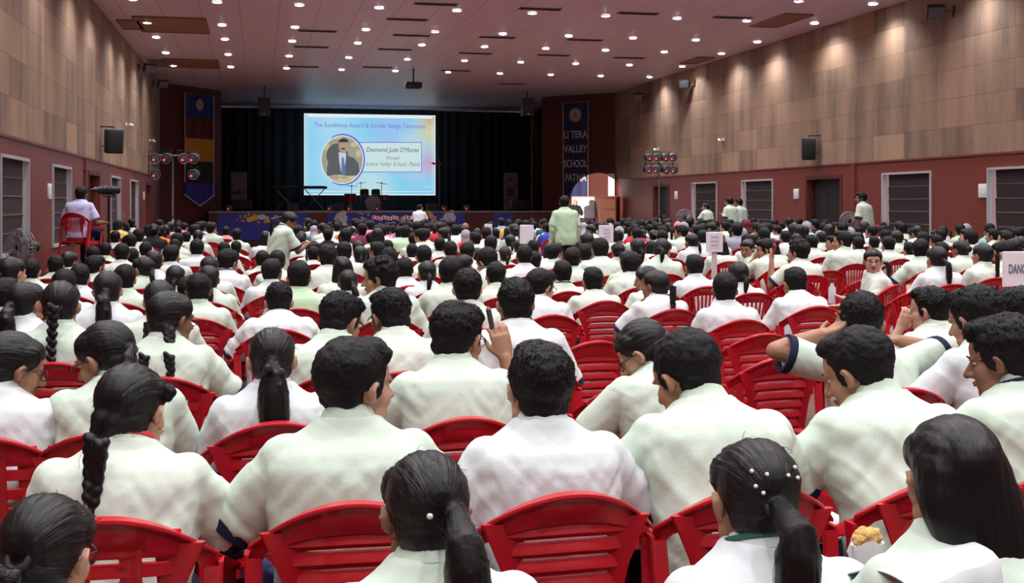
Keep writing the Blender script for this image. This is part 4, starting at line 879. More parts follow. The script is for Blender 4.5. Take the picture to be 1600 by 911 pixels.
        band(l, [(s * .228, yc - .028, zc), (s * .217, -.220, .40), (s * .238, -.292, .0)], [(.020, 0, 0), (.020, 0, 0), (.014, 0, 0)], [(0, .005, 0)] * 3); legs.append(l)
    return b, seat, arms, legs
CH = {}
for kind in ('ladder', 'oval', 'vertical'):
    b, seat, arms, legs = chair_meshes(kind)
    allm = MB()
    for q in [b, seat] + arms + legs: allm.add(q.v, q.f)
    CH[kind] = (b.mesh(), seat.mesh(), [q.mesh() for q in arms], [q.mesh() for q in legs], allm.mesh())
NCH = [0]
def chair(x, y, rz, label, kind='ladder', lod=0, z=0, s=1, group='red plastic chairs of the audience'):
    b, seat, arms, legs, allm = CH[kind]; NCH[0] += 1
    if lod >= 2: e = link('plastic_chair', allm, 'chair_red')
    else:
        e = empty('plastic_chair'); link('backrest', b, 'chair_red', e); link('seat', seat, 'chair_red', e)
        for a in arms: link('armrest', a, 'chair_red', e)
        for l in legs: link('leg', l, 'chair_red', e)
    e.location = (x, y, z); e.rotation_euler.z = rz; e.scale = (s, s, s); tag(e, label, 'chair', group); return e
# ------------------------------------------------------------------ people
def sstep(a, b, x): t = max(0, min(1, (x - a) / (b - a))); return t * t * (3 - 2 * t)
def spine(p, lean):
    p = Vector(p); a = R(lean) * sstep(.46, .80, p.z); y, z = p.y + .08, p.z - .48
    c, s = math.cos(a), math.sin(a); return Vector((p.x, -.08 + y * c + z * s, .48 - y * s + z * c))
ZV = Vector((0, 0, 1))
def head_matrix(pivot, yaw, pitch, roll=0):
    return Matrix.Translation(pivot) @ Matrix.Rotation(R(-yaw), 4, 'Z') @ Matrix.Rotation(R(-pitch), 4, 'X') @ Matrix.Rotation(R(roll), 4, 'Y') @ Matrix.Translation((0, .028, .085))
def head_shapes(mb, H, fine=True):
    B = lambda c, r, m=None: mb.ball(c, r, H @ (m or Matrix()), 20, 12)
    B((0, -.012, .020), (.071, .088, .086)); B((0, .026, -.032), (.056, .054, .070)); B((0, .030, .030), (.060, .050, .055))
    for s in (-1, 1):
        B((s * .034, .040, -.030), (.030, .032, .034)); B((s * .030, .030, -.068), (.030, .036, .028))
        ear = Matrix.Translation((s * .0705, -.004, -.012)) @ Matrix.Rotation(R(-12), 4, 'X') @ Matrix.Rotation(R(s * 22), 4, 'Z')
        B((0, -.004, 0), (.008, .016, .028), ear)
        if fine: mb.tube([ear @ Vector((s * .006, .010, -.018)), ear @ Vector((s * .010, -.012, -.014)), ear @ Vector((s * .012, -.020, .006)), ear @ Vector((s * .011, -.010, .026)), ear @ Vector((s * .007, .008, .022))], .0045, 6, mtx=H)
        B((s * .030, .070, .014), (.022, .010, .007))
    B((0, .064, -.088), (.022, .020, .018)); B((0, .060, -.062), (.027, .024, .026))
    mb.tube([(0, .072, .010), (0, .090, -.014), (0, .102, -.030)], [.008, .0105, .0125], 8, roundcap=True, mtx=H)
    for s in (-1, 1): B((s * .011, .088, -.034), (.009, .011, .008))
def hand_shapes(mb, W, d, across, side, curl=.5, fine=True):
    d = d.normalized(); across = (across - d * across.dot(d)).normalized(); n = d.cross(across)
    if not fine:
        mb.tube([W, W + d * .05, W + d * .09], [(.024, .015), (.032, .014), (.024, .012)], 10, up=n, roundcap=False); 
        mb.tube([W + d * .09, W + d * .13 + n * .02], [(.030, .011), (.022, .010)], 10, up=n); return
    mb.tube([W - d * .01, W + d * .035, W + d * .085], [(.023, .016), (.036, .014), (.036, .011)], 12, up=n)
    for i, (off, L_) in enumerate(((-.029, .062), (-.010, .076), (.010, .080), (.029, .070))):
        b = W + d * (.083 - abs(off) * .15) + across * off; p = b; a = 0; pts = [b - d * .012]
        for k, q in enumerate((.42, .33, .25)):
            a += curl * (.5 + .35 * k); p = p + (d * math.cos(a) + n * math.sin(a)) * L_ * q; pts.append(p)
        mb.tube(pts, [.0088, .0088, .008, .0068], 8, roundcap=True)
    t0 = W + d * .018 + across * .022 * side
    mb.tube([t0, t0 + d * .030 + across * .024 * side + n * .010, t0 + d * .060 + across * .030 * side + n * .022], [.012, .010, .0075], 8, roundcap=True)
def arm_points(sh, s, arm):
    if isinstance(arm, tuple):
        e, w_ = Vector(arm[0]), Vector(arm[1]); e.x *= s; w_.x *= s
        e = sh + e; return e, e + w_
    P = {'lap': ((.055, .10, -.235), (-.10, .215, -.02)), 'rest': ((.085, .02, -.245), (.01, .235, .0)), 'phone': ((.05, .12, -.225), (-.10, .18, .10)),
         'wide': ((.125, .08, -.205), (-.11, .21, .01)), 'face': ((.07, .19, -.16), (-.13, .02, .20)), 'down': ((.05, -.01, -.26), (.0, .06, -.23)),
         'front': ((.04, .10, -.23), (-.12, .20, .08))}[arm]
    e = sh + Vector((s * P[0][0], P[0][1], P[0][2])); return e, e + Vector((s * P[1][0], P[1][1], P[1][2]))
SHIRT_RINGS = [(.44, .160, .105), (.52, .158, .110), (.60, .148, .104), (.68, .150, .104), (.76, .160, .108), (.83, .166, .108), (.88, .172, .102), (.915, .164, .092), (.940, .132, .078), (.962, .095, .068), (.980, .070, .062), (.994, .062, .058)]
def torso_rings(lean, grow, girth, standing=0):
    rings = []
    for z, a, b in SHIRT_RINGS:
        ring = []
        gx = girth if z < .9 else 1 + (girth - 1) * .5
        for j in range(28):
            t = 2 * PI * j / 28; c_, s_ = math.cos(t), math.sin(t); ex = .80
            x = math.copysign(abs(c_) ** ex, c_) * (a * gx + grow); y = math.copysign(abs(s_) ** ex, s_) * (b * gx + grow) - .08 + (.03 * sstep(.9, .98, z))
            ring.append(spine((x, y, z), lean))
        rings.append(ring)
    return rings
MESHES = {}
def cached(key, fn):
    if key not in MESHES: MESHES[key] = fn()
    return MESHES[key]
VOX = (.0055, .010, .017)
def legs_seated(s): return [Vector((s * .085, -.06, .50)), Vector((s * .10, .18, .515)), Vector((s * .11, .36, .50)), Vector((s * .11, .38, .40)), Vector((s * .11, .36, .10))]
def legs_stand(s): return [Vector((s * .08, -.06, .47)), Vector((s * .085, -.05, .25)), Vector((s * .09, -.05, 0)), Vector((s * .09, -.08, -.38))]
def body_mesh(lod, lean, yaw, pitch, roll, arms, standing, fine_hand, by_=0):
    def f():
        mb = MB(); nk = spine((0, -.045, .985), lean); H = head_matrix(nk, yaw, pitch, roll); head_shapes(mb, H, lod < 2)
        mb.tube([spine((0, -.06, .90), lean), nk + Vector((0, .0, .01)), H @ Vector((0, -.015, -.045))], [.060, .052, .052], 14, roundcap=True)
        mb.loft([[Vector((p.x * .8, p.y, p.z)) for p in r] for r in torso_rings(lean, -.035, 1)[:9]])
        for s, arm in zip((-1, 1), arms):
            sh = spine((s * .160, -.07, .905), lean); e, w_ = arm_points(sh, s, arm)
            mb.tube([sh.lerp(e, .08), sh.lerp(e, .5), e], [.040, .040, .036], 12, roundcap=True); mb.tube([e, e.lerp(w_, .35), w_], [.036, .036, .024], 12, roundcap=True)
            d = (w_ - e).normalized(); ac = Vector((1, 0, 0)) if abs(d.x) < .8 else Vector((0, 1, 0))
            hand_shapes(mb, w_, d, ac, -s, .55 if not isinstance(arm, tuple) else .75, lod == 0)
        for s in (-1, 1): mb.tube(legs_stand(s) if standing else legs_seated(s), .045, 10, roundcap=True)
        me = remesh(mb, .0045 if fine_hand and lod == 0 else VOX[lod], (3, 2, 1)[lod], .5 if lod < 2 else .6, 'body'); return me
    return cached(('body', lod, lean, yaw, pitch, roll, arms, standing, fine_hand), f)
def shirt_mesh(lod, lean, arms, girth, seed, standing, longs=False):
    def f():
        mb = MB(); mb.loft(torso_rings(lean, .012, girth))
        if standing: mb.loft([[p + Vector((0, .0, 0)) for p in r] for r in ([[Vector((.165 * girth * math.cos(2 * PI * j / 20), -.08 + .118 * math.sin(2 * PI * j / 20), z)) for j in range(20)] for z in (.40, .50)])])
        for s, arm in zip((-1, 1), arms):
            sh = spine((s * .152, -.075, .898), lean); e, w_ = arm_points(spine((s * .160, -.07, .905), lean), s, arm)
            k = .78; g = 1 + (girth - 1) * .6
            mb.tube([sh + Vector((-s * .05, 0, -.005)), sh, sh.lerp(e, .35), sh.lerp(e, k)], [.050 * g, .058 * g, .062 * g, .071 * g], 16, roundcap=False)
            mb.ball(sh, .057 * g, seg=16, rings=10)
            if longs: mb.tube([sh.lerp(e, k), e, e.lerp(w_, .9)], [.056, .050, .036], 14, roundcap=True)
        me = remesh(mb, (.0085, .012, .02)[lod], (6, 4, 2)[lod], None, 'shirt')
        o = Vector((seed * 3.1, seed * 1.7, 0))
        if lod < 2:
            amp = (.0085, .007)[lod]
            def fn(p):
                q = p + o; st = 1 - .75 * sstep(.86, .95, p.z)
                u = noise.noise(Vector((q.x * 6 + q.z * 5, q.y * 7, q.z * 13 - abs(p.x) * 14))); v = noise.noise(Vector((q.x * 15, q.y * 14, q.z * 26 + abs(p.x) * 30)))
                r = (1 - abs(u) * 3.2); return .005 + amp * st * (u * 1.0 + (max(0, r) ** 2) * .35 + .45 * v)
            rough_up(me, fn)
        return me
    return cached(('shirt', lod, lean, arms, girth, seed % (5, 3, 1)[lod], standing, longs), f)
def ring_band(mb, c, d, r, h, t, seg=20):        # an open ring round a limb
    d = d.normalized(); x = d.cross(ZV) if abs(d.z) < .95 else d.cross(Vector((0, 1, 0))); x.normalize(); y = d.cross(x); rings = []
    for k, rr in ((-h, r), (-h, r + t), (h, r + t), (h, r)): rings.append([c + d * k + x * rr * math.cos(2 * PI * j / seg) + y * rr * math.sin(2 * PI * j / seg) for j in range(seg)])
    mb.loft(rings, closed=True)
def cuffs_mesh(lean, arms, girth, i):
    def f():
        s = (-1, 1)[i]; mb = MB(); sh = spine((s * .152, -.075, .898), lean); e, w_ = arm_points(spine((s * .160, -.07, .905), lean), s, arms[i]); g = 1 + (girth - 1) * .6
        ring_band(mb, sh.lerp(e, .80), e - sh, .0625 * g, .014, .013); return mb.mesh('cuff')
    return cached(('cuff', lean, arms, girth, i), f)
def collar_mesh(lean, which):
    def f():
        mb = MB(); rings = []; c = spine((0, -.048, .985), lean); up = (spine((0, -.048, 1.0), lean) - c).normalized()
        prof = {'collar': ((-.022, .060), (.024, .056), (.026, .059), (-.012, .078), (-.016, .076), (-.018, .062)), 'stripe': ((-.002, .0745), (.006, .0715), (.0085, .0735), (.001, .0765)), 'lanyard': ((.008, .0690), (.016, .0665), (.018, .069), (.008, .0715))}[which]
        for z, r in prof:
            rings.append([spine((r * math.cos(2 * PI * j / 28) * 1.02, -.048 + r * math.sin(2 * PI * j / 28) * 1.0, .985 + z - .018 * math.sin(2 * PI * j / 28)), lean) for j in range(28)])
        mb.loft(rings, closed=True); return mb.mesh('collar')
    return cached(('col', lean, which), f)
def trousers_mesh(lod, standing):
    def f():
        mb = MB()
        for s in (-1, 1):
            L_ = legs_stand(s) if standing else legs_seated(s); mb.tube(L_, [.088, .082, .066, .068] if standing else [.088, .080, .070, .066, .058], 14, roundcap=True)
        mb.ball((0, -.075, .50), (.162, .118, .09)); me = remesh(mb, (.012, .018, .028)[lod], 4, None, 'trousers')
        rough_up(me, lambda p: .006 * noise.noise(p * 14)); return me
    return cached(('tr', lod, standing), f)
def shoe_mesh(standing, s):
    def f():
        L_ = (legs_stand(s) if standing else legs_seated(s))[-1]; mb = MB(); z = L_.z - (.05 if not standing else .0)
        mb.tube([(L_.x, L_.y - .04, L_.z - .055), (L_.x, L_.y + .06, L_.z - .06), (L_.x, L_.y + .17, L_.z - .07)], [(.038, .034), (.044, .034), (.036, .024)], 12, up=(0, 0, 1), roundcap=True); mb.ball((L_.x, L_.y, L_.z - .02), (.045, .05, .045)); return remesh(mb, .012, 2, None, 'shoe')
    return cached(('shoe', standing, s), f)
COMBED = ('longbraid', 'tied', 'pony', 'curly', 'braid', 'braids', 'bun', 'open', 'rightpony')
def hair_mesh(style, lod, lean, yaw, pitch, roll, seed, standing=0):
    def f():
        rnd = random.Random(seed * 7 + 1); nk = spine((0, -.045, .985), lean); H = head_matrix(nk, yaw, pitch, roll); Hi = H.inverted(); mb = MB(); B = lambda c, r: mb.ball(c, r, None, 22, 14)
        if style in COMBED:
            B((0, -.027, .030), (.080, .097, .089)); B((0, -.050, -.022), (.070, .058, .062))
            for s in (-1, 1): B((s * .054, .008, .045), (.027, .045, .042))
            B((0, .018, .056), (.066, .060, .052))
        elif style == 'scarf':
            B((0, -.022, .022), (.088, .104, .100)); B((0, -.035, -.06), (.085, .085, .08)); mb.tube([(0, -.04, -.10), (0, -.05, -.20)], [.09, .14], 16, roundcap=True)
        elif style == 'bald':
            B((0, -.048, -.012), (.079, .066, .050))
        else:
            g = {'short': 0, 'thick': .004, 'curlytop': .006, 'fade': 0}[style]
            B((0, -.030, .036), (.082 + g, .098 + g, .088 + g))
            if style != 'fade': B((0, -.052, -.030), (.067 + g * .5, .052 + g * .5, .052))
            else: B((0, -.050, -.020), (.068, .048, .050))
            B((0, .028, .088), (.058, .052 + g, .032 + g)); B((.02, .045, .075), (.045, .035, .028 + g * .6))
            for s in (-1, 1): B((s * .066, .004, .004), (.012, .024, .036))
            if style == 'curlytop':
                for _ in range(26): a, b = rnd.uniform(0, 2 * PI), rnd.uniform(.1, 1.3); B((math.cos(a) * math.cos(b) * .075, -.025 + math.sin(a) * math.cos(b) * .09, .04 + math.sin(b) * .085), (.022,) * 3)
        T = Vector((0, -.115, .0)) if style != 'rightpony' else Vector((.03, -.11, .01))
        if seed == 7: T = Vector((-.018, -.100, -.060))
        def bk(x, z, off=.03): p = spine((x, -.19 - off, z), lean); return Hi @ p
        th = H @ T
        if style in ('pony', 'curly', 'tied', 'rightpony'):
            Lh = .22 if seed == 5 else {'pony': .24, 'curly': .30, 'tied': .15, 'rightpony': .24}[style]; fat = {'pony': .024, 'curly': .046 if seed == 15 else .038, 'tied': .020, 'rightpony': .026}[style]
            sx = (.02 if seed == 4 else .05) if style in ('rightpony',) else rnd.uniform(-.02, .02); pts = [T]; n = 7
            for i in range(1, n + 1):
                t = i / n; q = th + Vector((sx * t, -.035 * math.sin(min(1, t * 2) * PI / 2), -Lh * t)); lim = spine((0, -.19, min(.93, max(.6, q.z))), lean).y - .015; q.y = min(q.y, lim); pts.append(Hi @ q)
            fat = .036 if seed in (4, 5) else fat; rr = [fat * k for k in (.55, .95, 1.15, 1.2, 1.15, 1.0, .75, .3)]; mb.tube(pts, rr, 14, roundcap=True)
            if style == 'curly':
                for i in range(34): t = rnd.uniform(.15, .95); p = pts[int(t * n)]; B(p + Vector((rnd.uniform(-1, 1), rnd.uniform(-1, 1), rnd.uniform(-1, 1))) * fat * .8, (.016, .016, .020))
        if seed == 7: B((-.012, -.082, -.025), (.050, .040, .045)); B((-.024, -.096, -.048), (.032, .024, .032))
        if style in ('braid', 'braids', 'longbraid'):
            for s in ((0,) if style != 'braids' else (-1, 1)):
                T2 = T if not s else Vector((s * .062, -.060, -.045)); t0 = H @ T2; big = seed == 7; Lh = .44 if style == 'longbraid' else (.155 if big else .34 if not s else .30); n = 6 if big else 12; sx = (-.012 if big else rnd.uniform(-.02, .02)) if not s else s * .02; pts = []
                for i in range(n + 1):
                    t = i / n; q = t0 + Vector((sx * t, -.03 * min(1, t * 3), -Lh * t))
                    if not s or q.z < .93: lim = spine((0, -.19, min(.93, max(.6, q.z))), lean).y - .018; q.y = min(q.y, lim) if not s else min(q.y, lim + .012)
                    pts.append(q)
                for i in range(n):
                    r_ = (.0235 if big else .021) * (1 - .35 * i / n); p = pts[i]
                    for k in (-1, 1):
                        m_ = Hi @ Matrix.Translation(p + Vector((k * r_ * .45, 0, -k * .007))) @ Matrix.Rotation(R(k * 38), 4, 'Y'); mb.ball((0, 0, 0), (r_ * .72, r_ * .78, r_ * 1.15), m_, 12, 8)
                e_ = pts[-1]; kb = 1.4 if big else 1; mb.tube([Hi @ e_, Hi @ (e_ + Vector((-.004, -.005, -.03 * kb))), Hi @ (e_ + Vector((-.006, -.006, -.07 * kb))), Hi @ (e_ + Vector((.004, 0, -.10 * kb)))], [.013, .024 * kb, .027 * kb, .010], 12, roundcap=True)
        if style == 'bun': B((0, -.118, .015), (.042, .034, .040)); B((0.01, -.135, .02), (.026, .02, .026))
        if style == 'open':
            rings = []
            for t in [i / 9 for i in range(10)]:
                z = .05 - (.175 if seed == 6 else .28) * t; wd = .081 + .020 * math.sin(t * PI * .8) + rnd.uniform(-.002, .002); c_ = H @ Vector((0, -.045, .03)); q = Vector((c_.x + (.035 if seed == 6 else .02) * t * t, c_.y + .012 - .045 * t, c_.z + (z - .03)))
                rings.append([Hi @ (q + Vector((wd * math.cos(a), (.085 - .04 * t) * math.sin(a) - .02 * t, .0))) for a in [2 * PI * j / 24 for j in range(24)]])
            mb.loft(rings)
        me = remesh(mb, (.0048, .0085, .015)[lod], (3, 2, 1)[lod], None, 'hair'); o = seed * 2.3
        if style in COMBED and lod < 2:
            def fn(p):
                if style == 'open': return .0020 * noise.noise(Vector((p.x * 90, p.y * 60, p.z * 8 + o))) + .003 * noise.noise(Vector((p.x * 30, p.y * 20, p.z * 3 + o)))
                a = math.atan2(p.x, p.z + .01); return .0022 * noise.noise(Vector((a * 16 + o, p.y * 9, 0))) + .0012 * noise.noise(Vector((p.x * 160, p.y * 50, p.z * 28 + o))) - (.004 * math.exp(-(p.x / .004) ** 2) if (p.z > .05 and p.y > -.08) else 0)
            rough_up(me, fn)
        elif style != 'scarf' and lod < 2: rough_up(me, lambda p: .0042 * noise.noise(p * 38 + Vector((o, 0, 0))) + .0024 * noise.noise(p * 95))
        if lod == 0 and style in ('short', 'thick', 'curlytop', 'fade'):     # small tufts break the outline
            vs = [v.co.copy() for v in me.vertices]; ns = [v.normal.copy() for v in me.vertices]; n = len(vs); av = [tuple(v) for v in vs]; af = [tuple(p.vertices) for p in me.polygons]
            crown = Vector((.01, -.05, .11))
            for _ in range(2600):
                i = rnd.randrange(n); p, nn = vs[i], ns[i]; d = (p - crown); d -= nn * d.dot(nn); d = d.normalized() if d.length > 1e-5 else Vector((1, 0, 0)); d = (d + nn * rnd.uniform(.15, .75) + Vector((rnd.uniform(-.4, .4), rnd.uniform(-.4, .4), rnd.uniform(-.3, .1)))).normalized()
                L_ = rnd.uniform(.007, .015) * (1.25 if style != 'fade' and p.z > .03 else .55); sd = nn.cross(d); sd = sd.normalized() * .0022; b0 = p - nn * .003; k = len(av)
                av += [tuple(b0 + sd), tuple(b0 - sd), tuple(b0 + d * L_ - nn * .002), tuple(b0 + nn * .003)]; af += [(k, k + 1, k + 2), (k + 1, k + 3, k + 2), (k + 3, k, k + 2)]
            m2 = bpy.data.meshes.new('hair'); m2.from_pydata(av, [], af); m2.polygons.foreach_set('use_smooth', [True] * len(m2.polygons)); me = m2
        if lod == 0 and style in COMBED:
            vs = [v.co.copy() for v in me.vertices]; ns = [v.normal.copy() for v in me.vertices]; n = len(vs); mbx = MB(); av = [tuple(v) for v in vs]; af = [tuple(p.vertices) for p in me.polygons]
            for _ in range(0 if style == 'open' else 110):
                i = rnd.randrange(n); p, nn = vs[i], ns[i]; d = (T - p) if p.z > -.05 and style != 'open' else Vector((0, 0, -1)); d -= nn * d.dot(nn)
                if d.length < 1e-4: continue
                d = d.normalized(); sd = nn.cross(d).normalized() * .0006; k = len(av); q = p
                for t in range(5): av += [tuple(q + sd), tuple(q - sd)]; q = q + d * rnd.uniform(.008, .013) + nn * (.0025 if t < 2 else -.002) + Vector((rnd.uniform(-.002, .002), 0, rnd.uniform(-.002, .002)))
                af += [(k + 2 * t, k + 2 * t + 1, k + 2 * t + 3, k + 2 * t + 2) for t in range(4)]
            m2 = bpy.data.meshes.new('hair'); m2.from_pydata(av, [], af); m2.polygons.foreach_set('use_smooth', [True] * len(m2.polygons)); me = m2
        return me
    return cached(('hair', style, lod, lean, yaw, pitch, roll, seed % (50, 2, 1)[lod]), f)
def bead_mesh(key, fn): return cached(key, lambda: fn().mesh(key))
def glasses():
    m_ = MB()
    for s in (-1, 1): m_.torus((s * .032, .088, -.004), .022, .0018, seg=20, tseg=6, ry=.018); m_.tube([(s * .054, .084, .0), (s * .074, .04, .004), (s * .080, -.01, .0)], .0018, 6)
    m_.tube([(-.010, .092, .0), (.010, .092, .0)], .0018, 6); return m_
def eyes(): return MB().ball((-.030, .062, .002), (.012, .0120, .0070)).ball((.030, .062, .002), (.012, .0120, .0070))
def irises(): return MB().ball((-.030, .0715, .002), (.0055, .0040, .0055), None, 12, 8).ball((.030, .0715, .002), (.0055, .0040, .0055), None, 12, 8)
def brows():
    m_ = MB()
    for s in (-1, 1): m_.tube([(s * .013, .083, .018), (s * .030, .081, .024), (s * .048, .068, .018)], [(.0022, .002), (.0032, .002), (.0012, .001)], 8)
    return m_
def lips(): return MB().tube([(-.021, .077, -.058), (-.008, .0875, -.0545), (0, .0885, -.0555), (.008, .0875, -.0545), (.021, .077, -.058)], [.0015, .004, .0035, .004, .0015], 8).tube([(-.020, .077, -.0595), (0, .087, -.062), (.020, .077, -.0595)], [.0015, .005, .0015], 8)
NP = [0]
def person(x, y, rz, s, label, style='short', yaw=0, pitch=0, roll=0, lean=6, arms=('lap', 'lap'), lod=0, shirt='mint_cloth', skin='skin_mid', girth=1.0, seed=0, standing=False, cuff=True, stripe=False, lanyard=None, spec=False, face=None, fine_hand=False, z=None, pants='navy_cloth', longs=False, tie=True, group='people in the audience', haircol=None, apron=None):
    if lod >= 2 : lean = round(lean / 12) * 12; yaw = round(yaw / 40) * 40; pitch = round(pitch / 15) * 15; roll = 0; girth = 1.0; arms = tuple(a if a in ('lap', 'down') or isinstance(a, tuple) else 'lap' for a in arms); seed = 0
    elif lod == 1: lean = round(lean / 8) * 8; yaw = round(yaw / 20) * 20; pitch = round(pitch / 10) * 10; roll = 0; girth = round(girth * 10) / 10
    NP[0] += 1
    b = link('person', body_mesh(lod, lean, yaw, pitch, roll, arms, standing, fine_hand), None); 
    if not len(b.data.materials): b.data.materials.append(M['skin_mid'])
    b.material_slots[0].link = 'OBJECT'; b.material_slots[0].material = M[skin]
    b.location = (x, y, z if z is not None else (.455 * s if standing else 0)); b.rotation_euler.z = rz; b.scale = (s, s, s); tag(b, label, 'person', group)
    sh = link('shirt', shirt_mesh(lod, lean, arms, girth, seed, standing, longs), 'mint_cloth', b, objmat=shirt)
    if lod < 2 and shirt.split('_')[0] in ('mint', 'cream', 'white', 'green'): link('collar', collar_mesh(lean, 'collar'), 'mint_cloth', sh, objmat=shirt)
    if stripe: link('collar_stripe', collar_mesh(lean, 'stripe'), 'navy_cloth', sh)
    if lanyard: link('lanyard', collar_mesh(lean, 'lanyard'), 'red_band', b, objmat=lanyard)
    if cuff and lod < 2 and not longs:
        for i in (0, 1): link('cuff', cuffs_mesh(lean, arms, girth, i), 'navy_cloth', sh)
    link('trousers', trousers_mesh(lod, standing), 'navy_cloth', b, objmat=pants)
    if lod == 0 or standing:
        for q in (-1, 1): link('shoe', shoe_mesh(standing, q), 'shoe', b)
    nk = spine((0, -.045, .985), lean); H = head_matrix(nk, yaw, pitch, roll)
    hm = 'hair_loose' if style == 'open' else 'hair_combed' if style in COMBED else 'hair_short'
    h = link('hair' if style != 'scarf' else 'headscarf', hair_mesh(style, lod, lean, yaw, pitch, roll, seed, standing), hm, b, objmat=haircol or (hm if style != 'scarf' else 'grey_cloth')); h.matrix_local = H
    if face is None: face = abs(yaw + math.degrees(-rz)) > 35
    if face and lod < 2:
        for nm, fn, mt in (('eyes', eyes, 'eye_white'), ('irises', irises, 'iris'), ('eyebrows', brows, 'hair_short'), ('lips', lips, 'lips')): o = link(nm, bead_mesh(nm, fn), mt, b); o.matrix_local = H
    if spec: o = link('glasses', bead_mesh('glasses', glasses), 'black_plastic', b); o.matrix_local = H
    if style in ('pony', 'tied', 'braid', 'rightpony', 'curly', 'longbraid') and lod < 2 and tie and seed != 7:
        T = Vector((0, -.112, .0)) if style != 'rightpony' else Vector((.03, -.108, .01)); o = link('hair_tie', bead_mesh('hair_tie', lambda: MB().torus((0, 0, 0), .020, .007)), 'tie', b); o.matrix_local = H @ Matrix.Translation(T) @ Matrix.Rotation(R(-25), 4, 'X')
    return b
def head_top(lean, pitch): # local position of the head and of its top
    nk = spine((0, -.045, .985), lean); H = head_matrix(nk, 0, pitch); c = H @ Vector((0, -.02, .02)); return c, c.z + .100
# ------------------------------------------------------------------ the audience: px, top row, head width, hair, turn, nod, options
A = []
def P(px, y, w_, hair='short', yaw=0, pitch=0, desc=None, **k): A.append(dict(px=px, y=y, w=w_, hair=hair, yaw=yaw, pitch=pitch, desc=desc, k=k))
# ---- nearest row
P(62, 770, 150, 'braid', 20, 12, 'black-haired girl cut by the bottom left corner', arms=('lap', 'lap'), lean=14, seed=3, spec=True, D=2.15)
P(668, 702, 158, 'rightpony', -6, 6, 'girl with low ponytail and hair clip, bottom centre', lean=8, seed=4, arms=('rest', 'lap'), D=2.1)
P(1182, 683, 150, 'tied', 0, 6, 'girl with ponytail, white beads and green lanyard', lean=8, seed=5, lanyard='green_band', shirt='white_cloth', arms=('lap', (( .10, .10, -.18), (.10, .19, .02))), dx=1, fine=True, D=2.17)
P(1492, 646, 165, 'open', 8, 4, 'girl with long loose black hair and white dupatta', lean=4, seed=6, shirt='mint_cloth', cuff=False, dup=True, D=2.1)
# ---- second row
P(196, 566, 106, 'braid', 24, 10, 'girl with thick single braid, red lanyard, gold earring', lean=14, seed=7, lanyard='red_band', arms=('lap', 'wide'), girth=1.03, bunch=True, D=2.92)
P(543, 527, 112, 'fade', 58, 2, 'boy with faded undercut looking right, second row', lean=6, seed=8, shirt='mint_cloth', girth=1.10, arms=('wide', 'wide'), skin='skin_light', D=2.98)
P(845, 536, 106, 'thick', -4, 0, 'boy with round thick dark hair in white shirt, bottom centre', lean=6, seed=9, shirt='white_cloth', girth=1.04, arms=('rest', 'wide'), D=3.06)
P(1086, 515, 88, 'fade', -28, 26, 'broad-backed boy leaning forward with head bowed left', lean=20, seed=10, shirt='mint_cloth', girth=1.08, arms=('wide', 'wide'), D=3.3)
P(1355, 510, 90, 'fade', -38, 24, 'boy bowing left above the red chair, paper on lap', lean=20, seed=11, shirt='mint_cloth', girth=1.08, arms=('wide', 'wide'), D=3.42)
P(1580, 492, 84, 'thick', -44, 14, 'boy with tousled hair at right edge, head turned left', lean=12, seed=12, shirt='mint_cloth', arms=('wide', 'lap'), stripe=True, D=3.5)
# ---- third and fourth rows
P(3, 516, 66, 'tied', 62, 18, 'girl with glasses cut by the left edge', lean=10, seed=13, spec=True, shirt='white_cloth', arms=('lap', 'wide'), D=3.8)
P(188, 499, 80, 'tied', -62, 22, 'girl with glasses looking down to the left', lean=14, seed=14, spec=True, skin='skin_mid', D=3.9)
P(425, 510, 62, 'curly', 0, 2, 'girl with long thick ponytail and white shirt', lean=4, seed=15, shirt='white_cloth', D=3.95)
P(705, 472, 72, 'thick', 42, 10, 'boy with glasses holding up a pencil', lean=12, seed=16, spec=True, arms=('wide', ((.10, .13, -.17), (-.05, .04, .235))), fine=True, skin='skin_mid', D=4.12)
P(1342, 457, 64, 'thick', 30, 8, 'boy with both arms raised to his head', lean=16, seed=17, skin='skin_mid', arms=(((.215, .02, .06), (-.20, .03, .055)), ((.20, .04, .03), (-.19, .03, .05))), fine=True, D=4.75)
P(1457, 448, 55, 'short', -42, 6, 'boy resting both hands against his face', lean=8, seed=18, arms=('face', 'face'), skin='skin_light', D=5.9)
P(1531, 447, 68, 'thick', -24, 16, 'boy with sideswept hair left of the DANCE sign', lean=18, seed=19, stripe=True, D=4.6, arms=('wide', 'lap'))
P(1596, 448, 60, 'short', -20, 10, 'boy under the DANCE sign', lean=10, seed=20)
P(1022, 496, 56, 'rightpony', -58, 34, 'girl with glasses and bushy ponytail looking down left', lean=16, seed=21, spec=True, skin='skin_light', D=4.35, arms=('wide', 'lap'))
P(806, 434, 55, 'short', 0, 2, 'boy with dark lanyard beside the raised pencil', lean=10, seed=22, lanyard='tie', girth=1.05, D=5.4, arms=('wide', 'rest'))
P(616, 450, 55, 'short', -28, 14, 'boy with round crown and glasses, striped shirt back', lean=16, seed=23, spec=True, shirt='cream_cloth', girth=1.1, D=5.2, arms=('wide', 'wide'))
P(520, 456, 62, 'short', 46, 20, 'boy with glasses peering down to the right', lean=14, seed=24, spec=True, girth=1.08, arms=('wide', 'lap'), D=5.1)
P(436, 441, 46, 'short', 0, 14, 'boy leaning forward beside the aisle, white shirt', lean=22, seed=25, shirt='white_cloth', girth=1.15, arms=('wide', 'wide'))
P(258, 453, 58, 'braids', 48, 8, 'girl with two braids and glasses, half turned right', lean=8, seed=26, spec=True, skin='skin_dark', D=4.95, arms=('lap', 'wide'))
P(94, 437, 49, 'longbraid', 0, 4, 'girl with one very long braid down her back', lean=6, seed=27)
